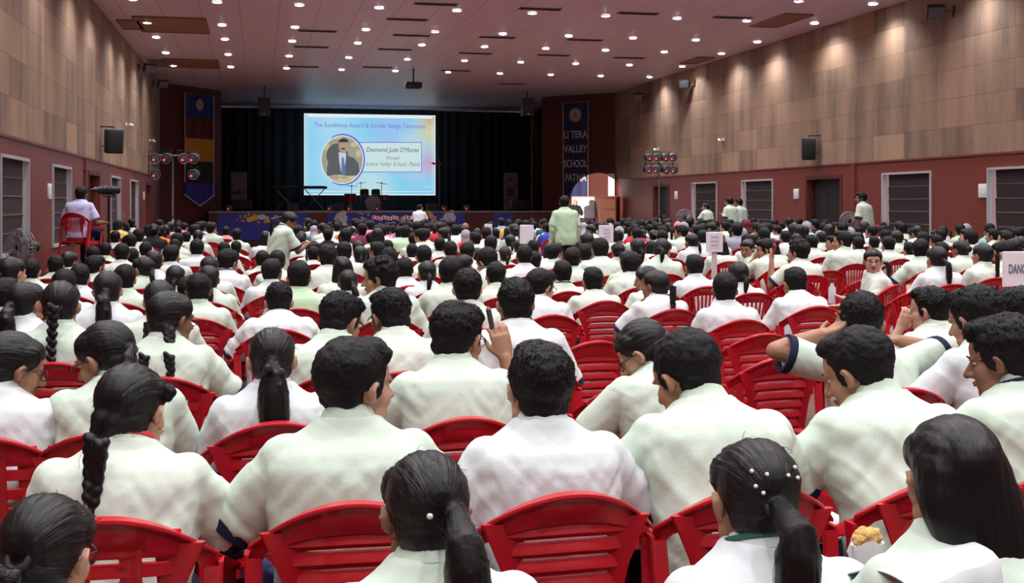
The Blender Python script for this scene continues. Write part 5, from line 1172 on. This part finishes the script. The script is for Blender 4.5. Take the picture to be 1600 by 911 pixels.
P(600, 404, 48, 'curlytop', -76, 6, 'boy with curly hair looking left over his shoulder', lean=8, seed=28, skin='skin_mid')
P(1026, 421, 40, 'braid', -30, 4, 'girl with side braid, arm along the red chair', lean=16, seed=29, arms=('wide', 'lap'), skin='skin_dark')
P(730, 420, 44, 'thick', 4, 4, 'boy with bushy hair above the raised pencil', lean=6, seed=30)
P(1243, 417, 38, 'short', 0, 6, 'boy with tall narrow back left of the raised arms', lean=16, seed=31, girth=1.1)
P(1132, 425, 40, 'short', 26, 2, 'boy seated just beyond the pair of empty chairs', lean=8, seed=32, skin='skin_dark')
P(704, 401, 40, 'thick', 16, 2, 'boy stretching his arm with closed fist', lean=8, seed=33, arms=(((.08, .14, -.16), (.06, .17, .12)), 'lap'), skin='skin_light')
P(467, 407, 41, 'short', 0, 4, 'boy with square haircut in pale green shirt by aisle', lean=8, seed=34, shirt='green_cloth')
P(37, 438, 43, 'curly', 30, 4, 'girl with curly ponytail near the left edge', lean=6, seed=35, shirt='white_cloth', skin='skin_mid')
P(168, 422, 43, 'curly', -10, 2, 'girl with curly ponytail swept over her right shoulder', lean=8, seed=36, shirt='white_cloth', spec=True)
P(310, 426, 37, 'fade', 0, 2, 'boy with cropped hair and prominent ears', lean=6, seed=37, skin='skin_dark', shirt='mint_cloth')
P(926, 417, 34, 'short', 10, 4, 'boy with elbow out over the red chairs', lean=16, seed=38, arms=('wide', 'lap'))
P(984, 393, 37, 'thick', 50, 12, 'boy bending right with wavy hair', lean=14, seed=39)
P(1086, 397, 31, 'fade', -10, 2, 'boy with round cropped head below the pole sign', lean=6, seed=40, skin='skin_dark')
P(840, 418, 38, 'thick', 62, 8, 'boy with glasses turned right toward a friend', lean=12, seed=41, spec=True, skin='skin_light')
P(775, 409, 32, 'short', -6, 6, 'boy with short hair left of the lanyard boy', lean=8, seed=42)
P(877, 407, 31, 'short', 0, 2, 'boy in cream shirt with collar stripe, centre', lean=4, seed=43, stripe=True)
P(1016, 414, 28, 'tied', -64, 6, 'girl with glasses in profile beyond the side braid', lean=6, seed=44, spec=True)
P(1154, 408, 30, 'tied', 0, 4, 'girl with beaded bun beyond two empty chairs', lean=8, seed=45, shirt='white_cloth')
P(1200, 372, 33, 'thick', -72, 14, 'boy in left profile with hand at his mouth', lean=12, seed=46, arms=('face', 'lap'), skin='skin_mid')
P(1250, 375, 34, 'curlytop', -40, 4, 'boy holding a red phone to his cheek', lean=6, seed=47, arms=(((.13, .06, -.16), (-.02, .03, .235)), 'lap'), skin='skin_mid', phone=True)
P(1318, 361, 31, 'thick', -66, 0, 'boy with full dark hair in left profile', lean=8, seed=48, skin='skin_mid', girth=1.1)
P(1362, 387, 27, 'tied', -70, 0, 'girl with glasses looking back, holding a bottle', lean=0, seed=49, spec=True, skin='skin_light', rz=R(75), arms=('front', 'rest'), bottle=True)
P(1163, 373, 23, 'tied', -66, 6, 'smiling girl with glasses looking back', lean=4, seed=50, spec=True, skin='skin_mid', rz=R(70))
P(1461, 384, 30, 'pony', -6, 0, 'girl with high straight ponytail on the right', lean=4, seed=51, shirt='white_cloth')
P(1533, 380, 31, 'braid', -16, 0, 'girl with long dark braid left of DANCE sign', lean=4, seed=52, shirt='cream_cloth')
P(633, 402, 30, 'short', 0, 2, 'boy with lanyard beyond the curly-haired boy', lean=6, seed=53, lanyard='tie')
P(668, 406, 31, 'tied', 0, 2, 'girl with smooth tied hair near the closed fist', lean=6, seed=54)
P(535, 400, 33, 'open', 0, 0, 'girl with long straight loose hair, middle left', lean=4, seed=55, shirt='cream_cloth')
P(544, 420, 32, 'rightpony', 10, 2, 'girl with white bead in hair and side ponytail', lean=6, seed=56)
P(513, 389, 28, 'short', 6, 2, 'boy with striped collar before loose-haired girl', lean=6, seed=57, stripe=True)
P(607, 389, 30, 'curlytop', 0, 8, 'boy with frizzy hair beyond the curly boy', lean=10, seed=58)
P(766, 386, 33, 'thick', -50, 16, 'boy with bowl haircut looking down left', lean=14, seed=59, stripe=True)
P(818, 383, 28, 'short', 0, 0, 'boy with tall neck and flat hair, centre aisle', lean=4, seed=60, skin='skin_dark')
P(353, 389, 33, 'thick', 50, 8, 'boy with navy collar stripe in right profile', lean=6, seed=61, stripe=True, skin='skin_mid')
P(424, 404, 32, 'fade', 20, 2, 'boy with cropped hair beside the aisle', lean=8, seed=62, skin='skin_dark')
P(326, 413, 28, 'curly', 0, 0, 'girl with navy vest and dark ponytail by aisle', lean=6, seed=63)
# ---- the rest of the readable heads: px, top, width, hair, turn
for t in ((327, 400, 28, 'tied', 6), (195, 413, 35, 'short', 6), (100, 420, 36, 'short', 10), (124, 411, 28, 'short', 6), (148, 400, 27, 'short', 45), (17, 401, 34, 'tied', 40), (48, 404, 28, 'short', 6), (87, 398, 26, 'short', 0),
          (106, 391, 21, 'pony', 30), (146, 385, 21, 'short', 10), (165, 379, 21, 'short', 10), (181, 361, 17, 'short', 0), (190, 379, 27, 'short', 0), (207, 387, 16, 'short', 0), (228, 378, 22, 'short', 0), (240, 390, 30, 'pony', 0), (225, 399, 27, 'tied', -60), (267, 381, 26, 'short', 20),
          (274, 414, 27, 'tied', 0), (198, 367, 16, 'short', 20), (5, 434, 30, 'short', 20), (248, 434, 42, 'tied', 0), (297, 432, 30, 'short', 30), (433, 391, 30, 'short', 0), (410, 391, 22, 'short', 0), (350, 377, 22, 'short', 0), (369, 376, 17, 'short', 10), (308, 374, 25, 'short', 10), (309, 358, 18, 'tied', 10), (330, 348, 18, 'short', 50), (370, 357, 19, 'short', 0),
          (415, 360, 20, 'open', 0), (471, 360, 19, 'bun', 10), (487, 374, 20, 'tied', 30), (490, 384, 21, 'short', 0), (538, 376, 28, 'short', 0), (536, 362, 18, 'short', 10), (560, 374, 20, 'tied', 0), (562, 384, 19, 'tied', 10), (578, 386, 19, 'open', 0), (590, 379, 22, 'thick', -40), (606, 374, 18, 'short', 0),
          (598, 351, 18, 'short', 0), (624, 354, 18, 'short', 50), (664, 357, 18, 'thick', 30), (644, 380, 19, 'short', 0), (662, 383, 24, 'short', 0), (686, 371, 19, 'short', 0), (704, 376, 24, 'thick', 0), (729, 379, 24, 'short', 20), (724, 397, 22, 'tied', 30), (747, 385, 20, 'tied', -10), (711, 351, 19, 'short', 20), (727, 347, 17, 'bald', 0), (743, 362, 18, 'short', -50), (760, 355, 21, 'short', 20),
          (788, 385, 18, 'tied', 0), (797, 366, 18, 'tied', 0), (835, 392, 14, 'short', 0), (865, 381, 23, 'thick', 60), (894, 386, 27, 'short', 20), (994, 356, 20, 'short', 20), (1035, 353, 20, 'short', -40), (1018, 374, 17, 'open', -10), (1065, 352, 22, 'thick', -60), (1082, 364, 22, 'tied', -20), (1098, 349, 18, 'short', 0), (1124, 372, 24, 'open', 10), (1186, 347, 19, 'short', -10), (1201, 348, 17, 'short', 10),
          (1240, 348, 21, 'open', 0), (1244, 364, 20, 'tied', 0), (1267, 367, 21, 'short', 0), (1286, 360, 17, 'tied', -10), (1300, 369, 18, 'thick', -60), (1365, 369, 17, 'short', -10), (1386, 370, 22, 'short', 0), (1403, 360, 19, 'tied', -30), (1423, 377, 17, 'short', 0), (1427, 356, 17, 'short', 0), (1444, 361, 24, 'short', 0), (1471, 358, 17, 'short', -40), (1474, 377, 20, 'short', 0), (1503, 374, 24, 'bun', -20), (1513, 357, 22, 'thick', -30), (1551, 358, 21, 'short', -40), (1571, 361, 23, 'short', -40), (1585, 371, 24, 'tied', -10), (1340, 370, 18, 'short', 0), (955, 356, 20, 'open', 0), (920, 365, 20, 'scarf', 0)):
    P(*t[:5], 4, None)
LAY = []
for i, a in enumerate(A):
    k = a['k']; lean = k.get('lean', 6 + (i * 7) % 9); a['lean'] = lean; c, top = head_top(lean, a['pitch']); dw = 338 / a['w'] if a['hair'] in ('short', 'thick', 'fade', 'curlytop') else 320 / a['w']; dz = (CAM_H - top * .985) * F_PX / (a['y'] - HZ)
    a['d'] = math.sqrt(dw * dz) if a['y'] > 560 or a['y'] < 560 else dw; a['c'], a['top'] = c, top; a['d'] = k.get('D', a['d']); a['rz'] = k.get('rz', 0)
def settle(a):
    if a.get('empty'): p = at_d(a['px'], a['y'], a['d']); a['s'] = 1; a['x'], a['Y'] = p.x, p.y; return
    s = (CAM_H - (a['y'] - HZ) * a['d'] / F_PX) / a['top']
    if s < .90 or s > 1.10: s = max(.90, min(1.10, s)); a['d'] = (CAM_H - s * a['top']) * F_PX / (a['y'] - HZ)
    p = at_d(a['px'], a['y'], a['d']); a['s'] = s; cr = Matrix.Rotation(a['rz'], 3, 'Z') @ Vector((a['c'].x, a['c'].y, 0)) * s; a['x'], a['Y'] = p.x - cr.x, p.y - cr.y
EMPTY = [(1165, 508, 6.75, 'ladder'), (1181, 549, 5.55, 'ladder'), (905, 521, 6.3, 'ladder'), (940, 633, 4.05, 'ladder'), (1278, 431, 11.6, 'vertical'), (1405, 448, 10.4, 'vertical'), (1500, 470, 9.0, 'vertical'), (1040, 402, 14.5, 'vertical'), (1228, 432, 11.0, 'vertical'), (1335, 440, 11.5, 'vertical'), (965, 560, 5.3, 'ladder'), (1440, 412, 13.5, 'vertical')]
EL = [dict(px=q[0], y=q[1], d=q[2], empty=True, kind=q[3], rz=0, w=0) for q in EMPTY]
LAY = A + EL
for a in LAY: settle(a)
for it in range(60):
    for i in range(len(LAY)):
        a = LAY[i]
        for j in range(i + 1, len(LAY)):
            b = LAY[j]; ex, ey = a['x'] - b['x'], a['Y'] - b['Y']
            if ('D' in a.get('k', {})) and ('D' in b.get('k', {})): continue
            if abs(ex) < .54 and abs(ey) < .74:
                m_ = (.74 - abs(ey)) * .25; sgn = 1 if ey > 0 else -1
                a['d'] += 0 if 'D' in a.get('k', {}) else sgn * m_; b['d'] -= 0 if 'D' in b.get('k', {}) else sgn * m_; settle(a); settle(b)
rnd = random.Random(11)
def kind_at(x, Y):
    u, v, d = pix((x, Y, .8))
    if u > 980 and Y > 8.2: return 'vertical'
    if u < 330 and Y < 5.2: return 'oval'
    return 'ladder'
# ---- further seats, row after row, up to the stage
FILL = []
STYLES = ['short'] * 6 + ['tied', 'pony', 'thick', 'short', 'braid', 'bun', 'open']
COLOURS = ['teal', 'black', 'maroon', 'grey', 'lavender', 'royal', 'red', 'pink', 'orange', 'yellow', 'maroon', 'teal', 'grey', 'salmon', 'black', 'aqua', 'blue', 'mint', 'cream']
Y = 9.6
while Y < 28.6:
    x = XL + .55
    while x < XR - .5:
        xx, yy = x + rnd.uniform(-.07, .07), Y + rnd.uniform(-.10, .10); x += .57
        if abs(xx - 4.92) < .50 or abs(xx + .28) < .36: continue
        if Y < 13 and xx < -1.9: continue
        if 12 < Y < 24.5 and xx < -2.05: continue
        if 16.5 < Y < 20.5 and xx < -1.95: continue
        if 22.5 < Y < 25 and xx < -2.3: continue
        u, v, d = pix((xx, yy, 1.15))
        if u < -25 or u > 1625: continue
        if any(abs(xx - b['x']) < .50 and abs(yy - b['Y']) < .66 for b in LAY): continue
        if rnd.random() < (.22 if Y < 13 else .05): continue
        FILL.append((xx, yy))
    Y += .80 if Y < 17 else .72
for xx, yy in FILL:
    far = yy > 17.5; col = rnd.choice(COLOURS) if (far and rnd.random() < min(.85, (yy - 14.5) * .10)) else rnd.choice(['mint', 'cream', 'white', 'mint', 'green'])
    st = rnd.choice(STYLES) if rnd.random() < .93 else ('scarf' if far else 'short')
    a = dict(x=xx, Y=yy, hair=st, yaw=rnd.choice([0, 0, 0, 0, 40, -40, 0]), pitch=rnd.choice([0, 0, 15]), desc=None, k={}, lean=rnd.choice([0, 12]), rz=0, s=rnd.uniform(.93, 1.06), shirt=col + '_cloth', fill=True)
    u, v, d = pix((xx, yy, 1.16)); a.update(px=u, y=v, w=300 / d, d=d); LAY.append(a)
# ---- words that single a seat out
MARKS = [(20, 'under the nearest left window'), (95, 'below the second left window'), (160, 'below the left wall loudspeaker'), (225, 'left of the striped banner'), (309, 'below the striped banner'), (372, 'below the left roll-up banner'), (447, 'below the keyboards'), (503, "below the screen's left edge"), (545, 'below the screen portrait'),
         (580, 'below the drum kit'), (633, 'below the screen text'), (687, 'below the microphone stand'), (745, 'below the stage gap'), (797, 'below the right roll-up banner'), (850, 'left of the aisle boy'), (901, 'below the navy banner'), (948, 'below the wooden cabinet'), (1003, 'left of the right lighting stand'), (1040, 'below the right lighting stand'),
         (1101, 'below the farthest right window'), (1150, 'below the two standing boys'), (1198, 'below the second far window'), (1240, 'left of the right-hand door'), (1290, 'below the right-hand door'), (1350, 'below the lone standing boy'), (1420, 'below the nearer right window'), (1500, 'between the two nearer right windows'), (1575, 'under the nearest right window')]
HN = {'short': 'short black hair', 'thick': 'bushy black hair', 'curlytop': 'curly black hair', 'fade': 'cropped hair', 'bald': 'balding head', 'tied': 'tied-back hair', 'pony': 'black ponytail', 'rightpony': 'side ponytail', 'curly': 'curly ponytail', 'braid': 'single braid', 'longbraid': 'long braid', 'braids': 'two braids', 'bun': 'black hair bun', 'open': 'loose long hair', 'scarf': 'covered head'}
CN = {'mint': 'pale green shirt', 'cream': 'cream shirt', 'white': 'white shirt', 'green': 'light green shirt'}
def cname(s): s = s.replace('_cloth', ''); return CN.get(s, s + ' top')
used = {}
pe = [a for a in LAY if not a.get('empty')]
for i, a in enumerate(pe):
    a.setdefault('shirt', a['k'].get('shirt') or (rnd.choice(['mint_cloth', 'cream_cloth', 'white_cloth', 'mint_cloth']) if a['Y'] < 18 else rnd.choice(['mint_cloth', 'white_cloth', 'blue_cloth', 'mint_cloth'])))
vis = [a for a in pe if a['d'] > .5 and -40 < a['px'] < 1640]
vis.sort(key=lambda a: (0 if not a.get('fill') else 1, a['d']))
IND = vis[:292]; MASS = vis[292:]; print([(str(a["desc"])[:20], round(a["d"],2), round(a["s"],2)) for a in IND[:30]])
buckets = {}
for a in IND:
    if a['desc']: continue
    row = max(1, round((a['Y'] - 2.05) / .82) + 1); mk = min(MARKS, key=lambda m_: abs(m_[0] - a['px']))[1]; buckets.setdefault((row, mk, a['hair'], a['shirt']), []).append(a)
for (row, mk, hr, shc), lst in buckets.items():
    lst.sort(key=lambda a: a['px'])
    for i, a in enumerate(lst):
        pre = '' if len(lst) == 1 else (('left', 'right')[i] if len(lst) == 2 else ORD[i + 1]) + ' one, '
        a['desc'] = '%s%s, %s, row %s, %s' % (pre, HN[hr], cname(shc), NUM[min(row, 40)], mk)
def chair_label(a): return 'red chair under ' + (a['desc'] if a['desc'].split()[0] in ('boy', 'girl') or True else '')
print('people', len(IND), 'mass', len(MASS))
SK = ['skin_mid', 'skin_mid', 'skin_light', 'skin_dark']
random.seed(4)
for n, a in enumerate(IND):
    k = dict(a['k']); lod = 0 if a['w'] >= 44 else (1 if a['w'] >= 21 else 2)
    opt = {q: k.pop(q) for q in ('dup', 'bunch', 'dark', 'dz', 'bottle', 'phone', 'fine', 'rz', 'lean', 'dx', 'D') if q in k}
    k.pop('shirt', None); arms = k.pop('arms', random.choice([('lap', 'lap'), ('rest', 'lap'), ('lap', 'rest'), ('phone', 'lap'), ('wide', 'lap')]))
    seed = k.pop('seed', n % 7); skin = k.pop('skin', random.choice(SK))
    if lod == 2: arms = ('lap', 'lap')
    if lod == 1 and a['desc'] and not a['k'].get('seed'): seed = n % 3
    lab = a['desc'] if any(w_ in a['desc'].split()[:3] for w_ in ('boy', 'girl')) else ('person, ' + a['desc'])
    if lod < 2 and a['k'].get('seed'): lab = 'seated ' + a['desc']
    b = person(a['x'], a['Y'], a['rz'], a['s'], lab, a['hair'], a['yaw'], a['pitch'], 0, a['lean'], arms, lod, a['shirt'], skin, seed=seed, fine_hand=bool(opt.get('fine')), **k); a['obj'] = b; a['arms'] = arms
    q = ' '.join(('red chair of ' + a['desc']).split()[:16]); kd = kind_at(a['x'], a['Y'])
    chair(a['x'], a['Y'], a['rz'] * (.4 if a['desc'] else 1) + random.uniform(-.06, .06), q.rstrip(','), kd, 0 if a['w'] > 24 else 2)
    a['kind'] = kd
EN = ['empty red chair behind the pair beyond the boy', 'nearer empty red chair of the pair left of raised arms', 'empty red chair behind the boy with elbow out', 'empty red chair beside the bushy-haired boy', 'empty slotted red chair left of the bottle girl', 'slotted red chair behind the girl with the bottle', 'slotted red chair behind the boy with hands on face', 'empty slotted red chair with glowing slots near centre aisle', 'empty slotted red chair beside the phone boy', 'slotted red chair beside the bottle girl', 'glossy empty red chair right of the lanyard boy', 'empty slotted red chair before the high ponytail girl']
EN[0] = 'farther empty red chair of the pair left of raised arms'
for a, l in zip(EL, EN): chair(a['x'], a['Y'], R(random.uniform(-6, 6)), l, a['kind'], 0, s=1)
# ---- everyone farther away, beyond counting: one mass of people and one of chairs
def massing(name, items, label, cat, col=None):
    mb_v, mb_f, mb_m, mats = [], [], [], []
    for me, mtx, mt in items:
        if mt not in mats: mats.append(mt)
        mi = mats.index(mt); n = len(mb_v); mb_v += [tuple(mtx @ v.co) for v in me.vertices]
        for p in me.polygons: mb_f.append(tuple(i + n for i in p.vertices)); mb_m.append(mi)
    me = bpy.data.meshes.new(name); me.from_pydata(mb_v, [], mb_f)
    for m_ in mats: me.materials.append(M[m_])
    me.polygons.foreach_set('material_index', mb_m); me.polygons.foreach_set('use_smooth', [True] * len(mb_f)); o = link(name, me); tag(o, label, cat, kind='stuff'); return o
items, citems = [], []
for a in MASS:
    st = a['hair'] if a['hair'] in ('short', 'tied', 'open', 'scarf', 'bun') else 'short'; lean, yaw, pitch = a['lean'] if a['lean'] in (0, 12) else 0, a['yaw'] if a.get('fill') else 0, a['pitch'] if a['pitch'] in (0, 15) else 0
    mt = Matrix.Translation((a['x'], a['Y'], 0)) @ Matrix.Scale(a['s'], 4); H = head_matrix(spine((0, -.045, .985), lean), yaw, pitch)
    items += [(body_mesh(2, lean, yaw, pitch, 0, ('lap', 'lap'), False, False), mt, random.choice(SK)), (shirt_mesh(2, lean, ('lap', 'lap'), 1.0, 0, False), mt, a['shirt']), (hair_mesh(st, 2, lean, yaw, pitch, 0, 0), mt @ H, 'hair_short' if st != 'scarf' else random.choice(['grey_cloth', 'maroon_cloth', 'black_cloth', 'salmon_cloth']))]
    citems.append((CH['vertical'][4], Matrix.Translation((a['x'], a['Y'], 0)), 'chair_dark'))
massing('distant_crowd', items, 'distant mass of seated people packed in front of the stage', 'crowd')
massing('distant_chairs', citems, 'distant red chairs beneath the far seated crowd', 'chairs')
# ------------------------------------------------------------------ people on their feet
def stander(px, ytop, d, label, **k):
    lean, pitch = k.get('lean', 2), k.get('pitch', 0); c, top = head_top(lean, pitch); zt = CAM_H - (ytop - HZ) * d / F_PX; zo = .455
    s = zt / (top + zo); rz = k.pop('rz', 0); p = at_d(px, ytop, d); cr = Matrix.Rotation(rz, 3, 'Z') @ Vector((c.x, c.y, 0)) * s
    k.setdefault('lod', 1); return person(p.x - cr.x, p.y - cr.y, rz, s, label, standing=True, **k), s
stander(883, 305, 19.3, 'boy in long-sleeved pale green shirt standing in the centre aisle', style='short', yaw=25, shirt='green_cloth', arms=('down', 'down'), longs=True, skin='skin_dark', seed=2, cuff=False)
stander(1350, 300, 25.0, 'lone boy standing by the right wall near the door', style='thick', yaw=-50, rz=R(30), arms=('down', 'down'), skin='skin_dark', seed=1)
stander(1142, 308, 30.5, 'left boy of two standing by the right wall windows', style='thick', yaw=-20, rz=R(20), arms=('down', 'front'), seed=1)
stander(1157, 310, 31.2, 'right boy of two standing by the right wall windows', style='thick', yaw=-30, rz=R(25), arms=('down', 'down'), seed=0, skin='skin_dark')
stander(1105, 317, 32.0, 'girl with tied hair standing at the farthest right window', style='tied', yaw=-60, rz=R(20), arms=('lap', 'lap'), seed=2, stripe=True)
stander(655, 319, 35.0, 'person in white standing at the stage front banner', style='short', yaw=40, rz=R(-20), arms=('lap', 'lap'), shirt='white_cloth', seed=0)
stander(451, 330, 13.2, 'girl with ponytail standing and bending over in the left rows', style='pony', yaw=30, pitch=28, lean=8, rz=R(-60), arms=('front', 'front'), shirt='mint_cloth', skin='skin_dark', stripe=True, seed=1, face=True)
stander(898, 310, 42.4, 'speaker in black suit at the lectern before the bright panel', style='bald', yaw=0, rz=R(180), arms=('lap', 'lap'), shirt='black_cloth', longs=True, cuff=False, pants='black_cloth', skin='skin_light', seed=0, face=True)
# ---- the operator on the raised chair
c, top = head_top(10, 4); d = 18.6; s = .98; p = at_d(126, 292, d); oz = p.z - top * s; oz = PLZ + .0; s = (p.z - oz) / top
ang = R(-18); x0, y0 = p.x, p.y - .05
print('operator scale', s)
person(x0, y0, ang, s, 'boy in pale shirt seated on the raised red chair, back turned', 'short', 8, 4, 0, 10, ('rest', 'rest'), 1, 'lavender_cloth', 'skin_dark', z=oz, cuff=False, seed=2)
chair(x0, y0, ang, 'red slotted chair standing on the wooden platform table', 'vertical', 0, z=PLZ, s=1.0)
pl.location = (x0, y0, 0)
# ------------------------------------------------------------------ small things people hold or wear
def wristof(a, i):
    s = (-1, 1)[i]; sh = spine((s * .168, -.07, .905), a['lean']); e, w_ = arm_points(sh, s, a['arms'][i]); mt = a['obj'].matrix_basis; return mt @ e, mt @ w_
def find(t): return next(a for a in IND if t in a['desc'])
a = find('holding up a pencil'); e_, w_ = wristof(a, 1); d_ = (w_ - e_).normalized(); h_ = w_ + d_ * .12
o = MB().tube([(0, 0, -.04), (0, 0, .055)], .010, 6).build('pencil', 'mon_grey'); MB().tube([(0, 0, .055), (0, 0, .065)], [.010, .003], 6).build('tip', 'ply', o); o.location = h_ + Vector((-.03, .01, .01)); o.rotation_euler = (R(10), R(-14), 0); tag(o, 'grey pencil held upright in a raised hand', 'pencil')
sh_ = a['obj']; bnd = MB(); ring_band(bnd, Vector((0, 0, 0)), d_, .030, .008, .004); o = bnd.build('wrist_thread', 'red_band'); o.location = e_.lerp(w_, .80); tag(o, 'red thread tied round the wrist of the raised arm', 'bracelet')
a = find('red phone'); e_, w_ = wristof(a, 0); o = MB().box((-.006, -.04, -.075), (.006, .04, .075), bev=.005).build('mobile_phone', 'red_cloth'); MB().box((-.0075, -.034, -.065), (-.005, .034, .065)).build('screen', 'black_plastic', o, smooth=False); o.location = w_ + (w_ - e_).normalized() * .10 + Vector((.02, .02, 0)); o.rotation_euler = (R(20), R(10), 0); tag(o, 'red phone held to the cheek of a curly-haired boy', 'phone')
a = find('holding a bottle'); e_, w_ = wristof(a, 0)
mat('bottle_clear', (.55, .55, .58), .15, coat=.5)
o = MB().tube([(0, 0, 0), (0, 0, .13), (0, 0, .16), (0, 0, .18)], [.032, .032, .014, .014], 16).build('water_bottle', 'bottle_clear'); MB().tube([(0, 0, .18), (0, 0, .20)], .016, 12).build('cap', 'black_plastic', o); o.location = w_ + (w_ - e_).normalized() * .10 - Vector((0, 0, .08)); tag(o, 'clear water bottle held by the girl looking back', 'bottle')
# girl with green lanyard: beads, wrapped snack in her raised hand
a = find('green lanyard'); Hm = a['obj'].matrix_basis @ head_matrix(spine((0, -.045, .985), a['lean']), a['yaw'], a['pitch'])
bd = MB()
for i, (u_, v_) in enumerate(((-.9, .5), (-.75, .1), (-.35, .35), (.35, .3), (.9, .55), (.85, .25), (-.5, -.05))): n_ = Vector((u_ * .8, -1, v_)).normalized(); bd.ball((n_.x * .082, -.03 + n_.y * .098, .03 + n_.z * .092), .0042, seg=8, rings=6)
o = bd.build('hair_bead', 'white_plastic', a['obj']); o.matrix_local = head_matrix(spine((0, -.045, .985), a['lean']), a['yaw'], a['pitch']); o['kind'] = 'stuff'
e_, w_ = wristof(a, 1); h_ = w_ + (w_ - e_).normalized() * .11
print('snack px', pix(h_))
wr = MB(); rings = []
for z, r in ((-.06, .022), (-.02, .034), (.02, .040), (.05, .036)): rings.append([Vector((r * (1 + .18 * math.sin(5 * t + z * 60)) * math.cos(t), r * .6 * math.sin(t), z + .006 * math.sin(3 * t))) for t in [2 * PI * j / 24 for j in range(24)]])
mat('snack', (.62, .38, .12), .8, bump=(90, 1, .01)); wr.loft(rings); o = wr.build('wrapped_snack', 'white_cloth'); b_ = MB().ball((0, 0, .055), (.028, .02, .028)).ball((.018, 0, .06), (.018, .016, .018)).ball((-.018, 0, .05), (.016, .016, .02)); me = remesh(b_, .004, 1); rough_up(me, lambda p: .006 * noise.noise(p * 90)); link('pastry', me, 'snack', o)
o.location = h_ + Vector((-.0, .0, .05)); tag(o, 'fried snack in white paper held at the bottom right', 'snack')
# white dupatta of the loose-haired girl
a = find('white dupatta'); mtb = a['obj']
vs = []; n = 10; m_ = 22
for i in range(m_ + 1):
    t = i / m_; z = .955 - .52 * max(0, t - .35) / .65; y_ = .06 - .30 * min(1, t / .35) if t < .35 else -.215 + .02 * math.sin(t * 9)
    zz = .93 + .055 * math.sin(min(1, t / .35) * PI * .75) if t < .35 else z
    for j in range(n + 1):
        q = j / n; xx = -.195 + .165 * q; zz2 = zz - (.045 * (1 - q)) * (1 if t < .45 else .4); p = spine((xx, y_ + .006 * math.sin(q * 14), zz2), a['lean']); vs.append(tuple(p))
fs = [(i * (n + 1) + j, i * (n + 1) + j + 1, (i + 1) * (n + 1) + j + 1, (i + 1) * (n + 1) + j) for i in range(m_) for j in range(n)]
o = MB().add(vs, fs).build('dupatta', 'white_cloth', mtb); sd = o.modifiers.new('thick', 'SOLIDIFY'); sd.thickness = .004; ss = o.modifiers.new('sub', 'SUBSURF'); ss.levels = ss.render_levels = 1
# earring and hair bunch of the braided girl, clip on the low ponytail, sheets of paper and bags on laps
a = find('gold earring'); H0 = head_matrix(spine((0, -.045, .985), a['lean']), a['yaw'], a['pitch']); o = MB().torus((0, 0, 0), .007, .0018, seg=16, tseg=6).build('earring', 'gold', a['obj']); o.matrix_local = H0 @ Matrix.Translation((.082, -.004, -.048)); o['label'] = 'gold earring'
o = link('hair_bunch', remesh(MB().ball((.080, .02, .052), (.020, .018, .018)).ball((.094, .016, .048), (.012, .012, .013)).ball((.086, .014, .036), (.012, .012, .014)), .004, 1), 'hair_short', a['obj']); o.matrix_local = H0
a = find('hair clip'); H0 = head_matrix(spine((0, -.045, .985), a['lean']), a['yaw'], a['pitch']); o = MB().ball((-.02, -.125, .01), (.006, .004, .006), None, 10, 8).build('hair_clip', 'white_plastic', a['obj']); o.matrix_local = H0
def sheet(t, dx, dy, label, mt='paper', rz=.3):
    a = find(t); o = MB().box((-.105, -.148, 0), (.105, .148, .006)).build('paper_sheet', mt, smooth=False); MB().box((-.075, -.11, .006), (.075, .11, .0066)).build('printing', 'paper_pink', o, smooth=False); o.location = (a['x'] + dx, a['Y'] + dy, .60 * a['s']); o.rotation_euler = (R(8), 0, rz); tag(o, label, 'paper')
sheet('paper on lap', -.17, .22, 'white sheet of paper on the lap of the bowing boy')
def bag(x, y, z, label, mt, s=1):
    e = empty('school_bag', (x, y, z)); e.scale = (s, s, s); tag(e, label, 'bag'); link('bag_body', remesh(MB().ball((0, 0, .15), (.15, .09, .17)).box((-.12, -.06, .02), (.12, .06, .24)), .014, 4), mt, e); link('front_pocket', remesh(MB().ball((0, -.08, .10), (.10, .035, .09)), .012, 3), mt, e); MB().tube([(-.04, 0, .31), (0, 0, .36), (.04, 0, .31)], .01, 8).build('carry_handle', 'black_plastic', e)
mat('bag_purple', (.05, .04, .16), .8); mat('bag_navy', (.015, .02, .06), .8)
p = at_d(392, 800, 3.05); bag(p.x, p.y + .1, 0.45, 'dark purple school bag wedged beside the faded-hair boy', 'bag_purple', .5)
p = at_d(380, 462, 8.2); bag(p.x, p.y, .0, 'navy school bag in the left aisle', 'bag_navy', 1)
# text glyphs become plain meshes
dg = bpy.context.evaluated_depsgraph_get()
for o in [o for o in SC.objects if o.type == 'FONT']:
    me = bpy.data.meshes.new_from_object(o.evaluated_get(dg), depsgraph=dg); n = link(o.name, me); n.parent = o.parent; n.matrix_parent_inverse = o.matrix_parent_inverse.copy(); n.location = o.location; n.rotation_euler = o.rotation_euler; n.scale = o.scale; nm = o.name; bpy.data.objects.remove(o); n.name = nm
bpy.data.scenes.remove(TS)
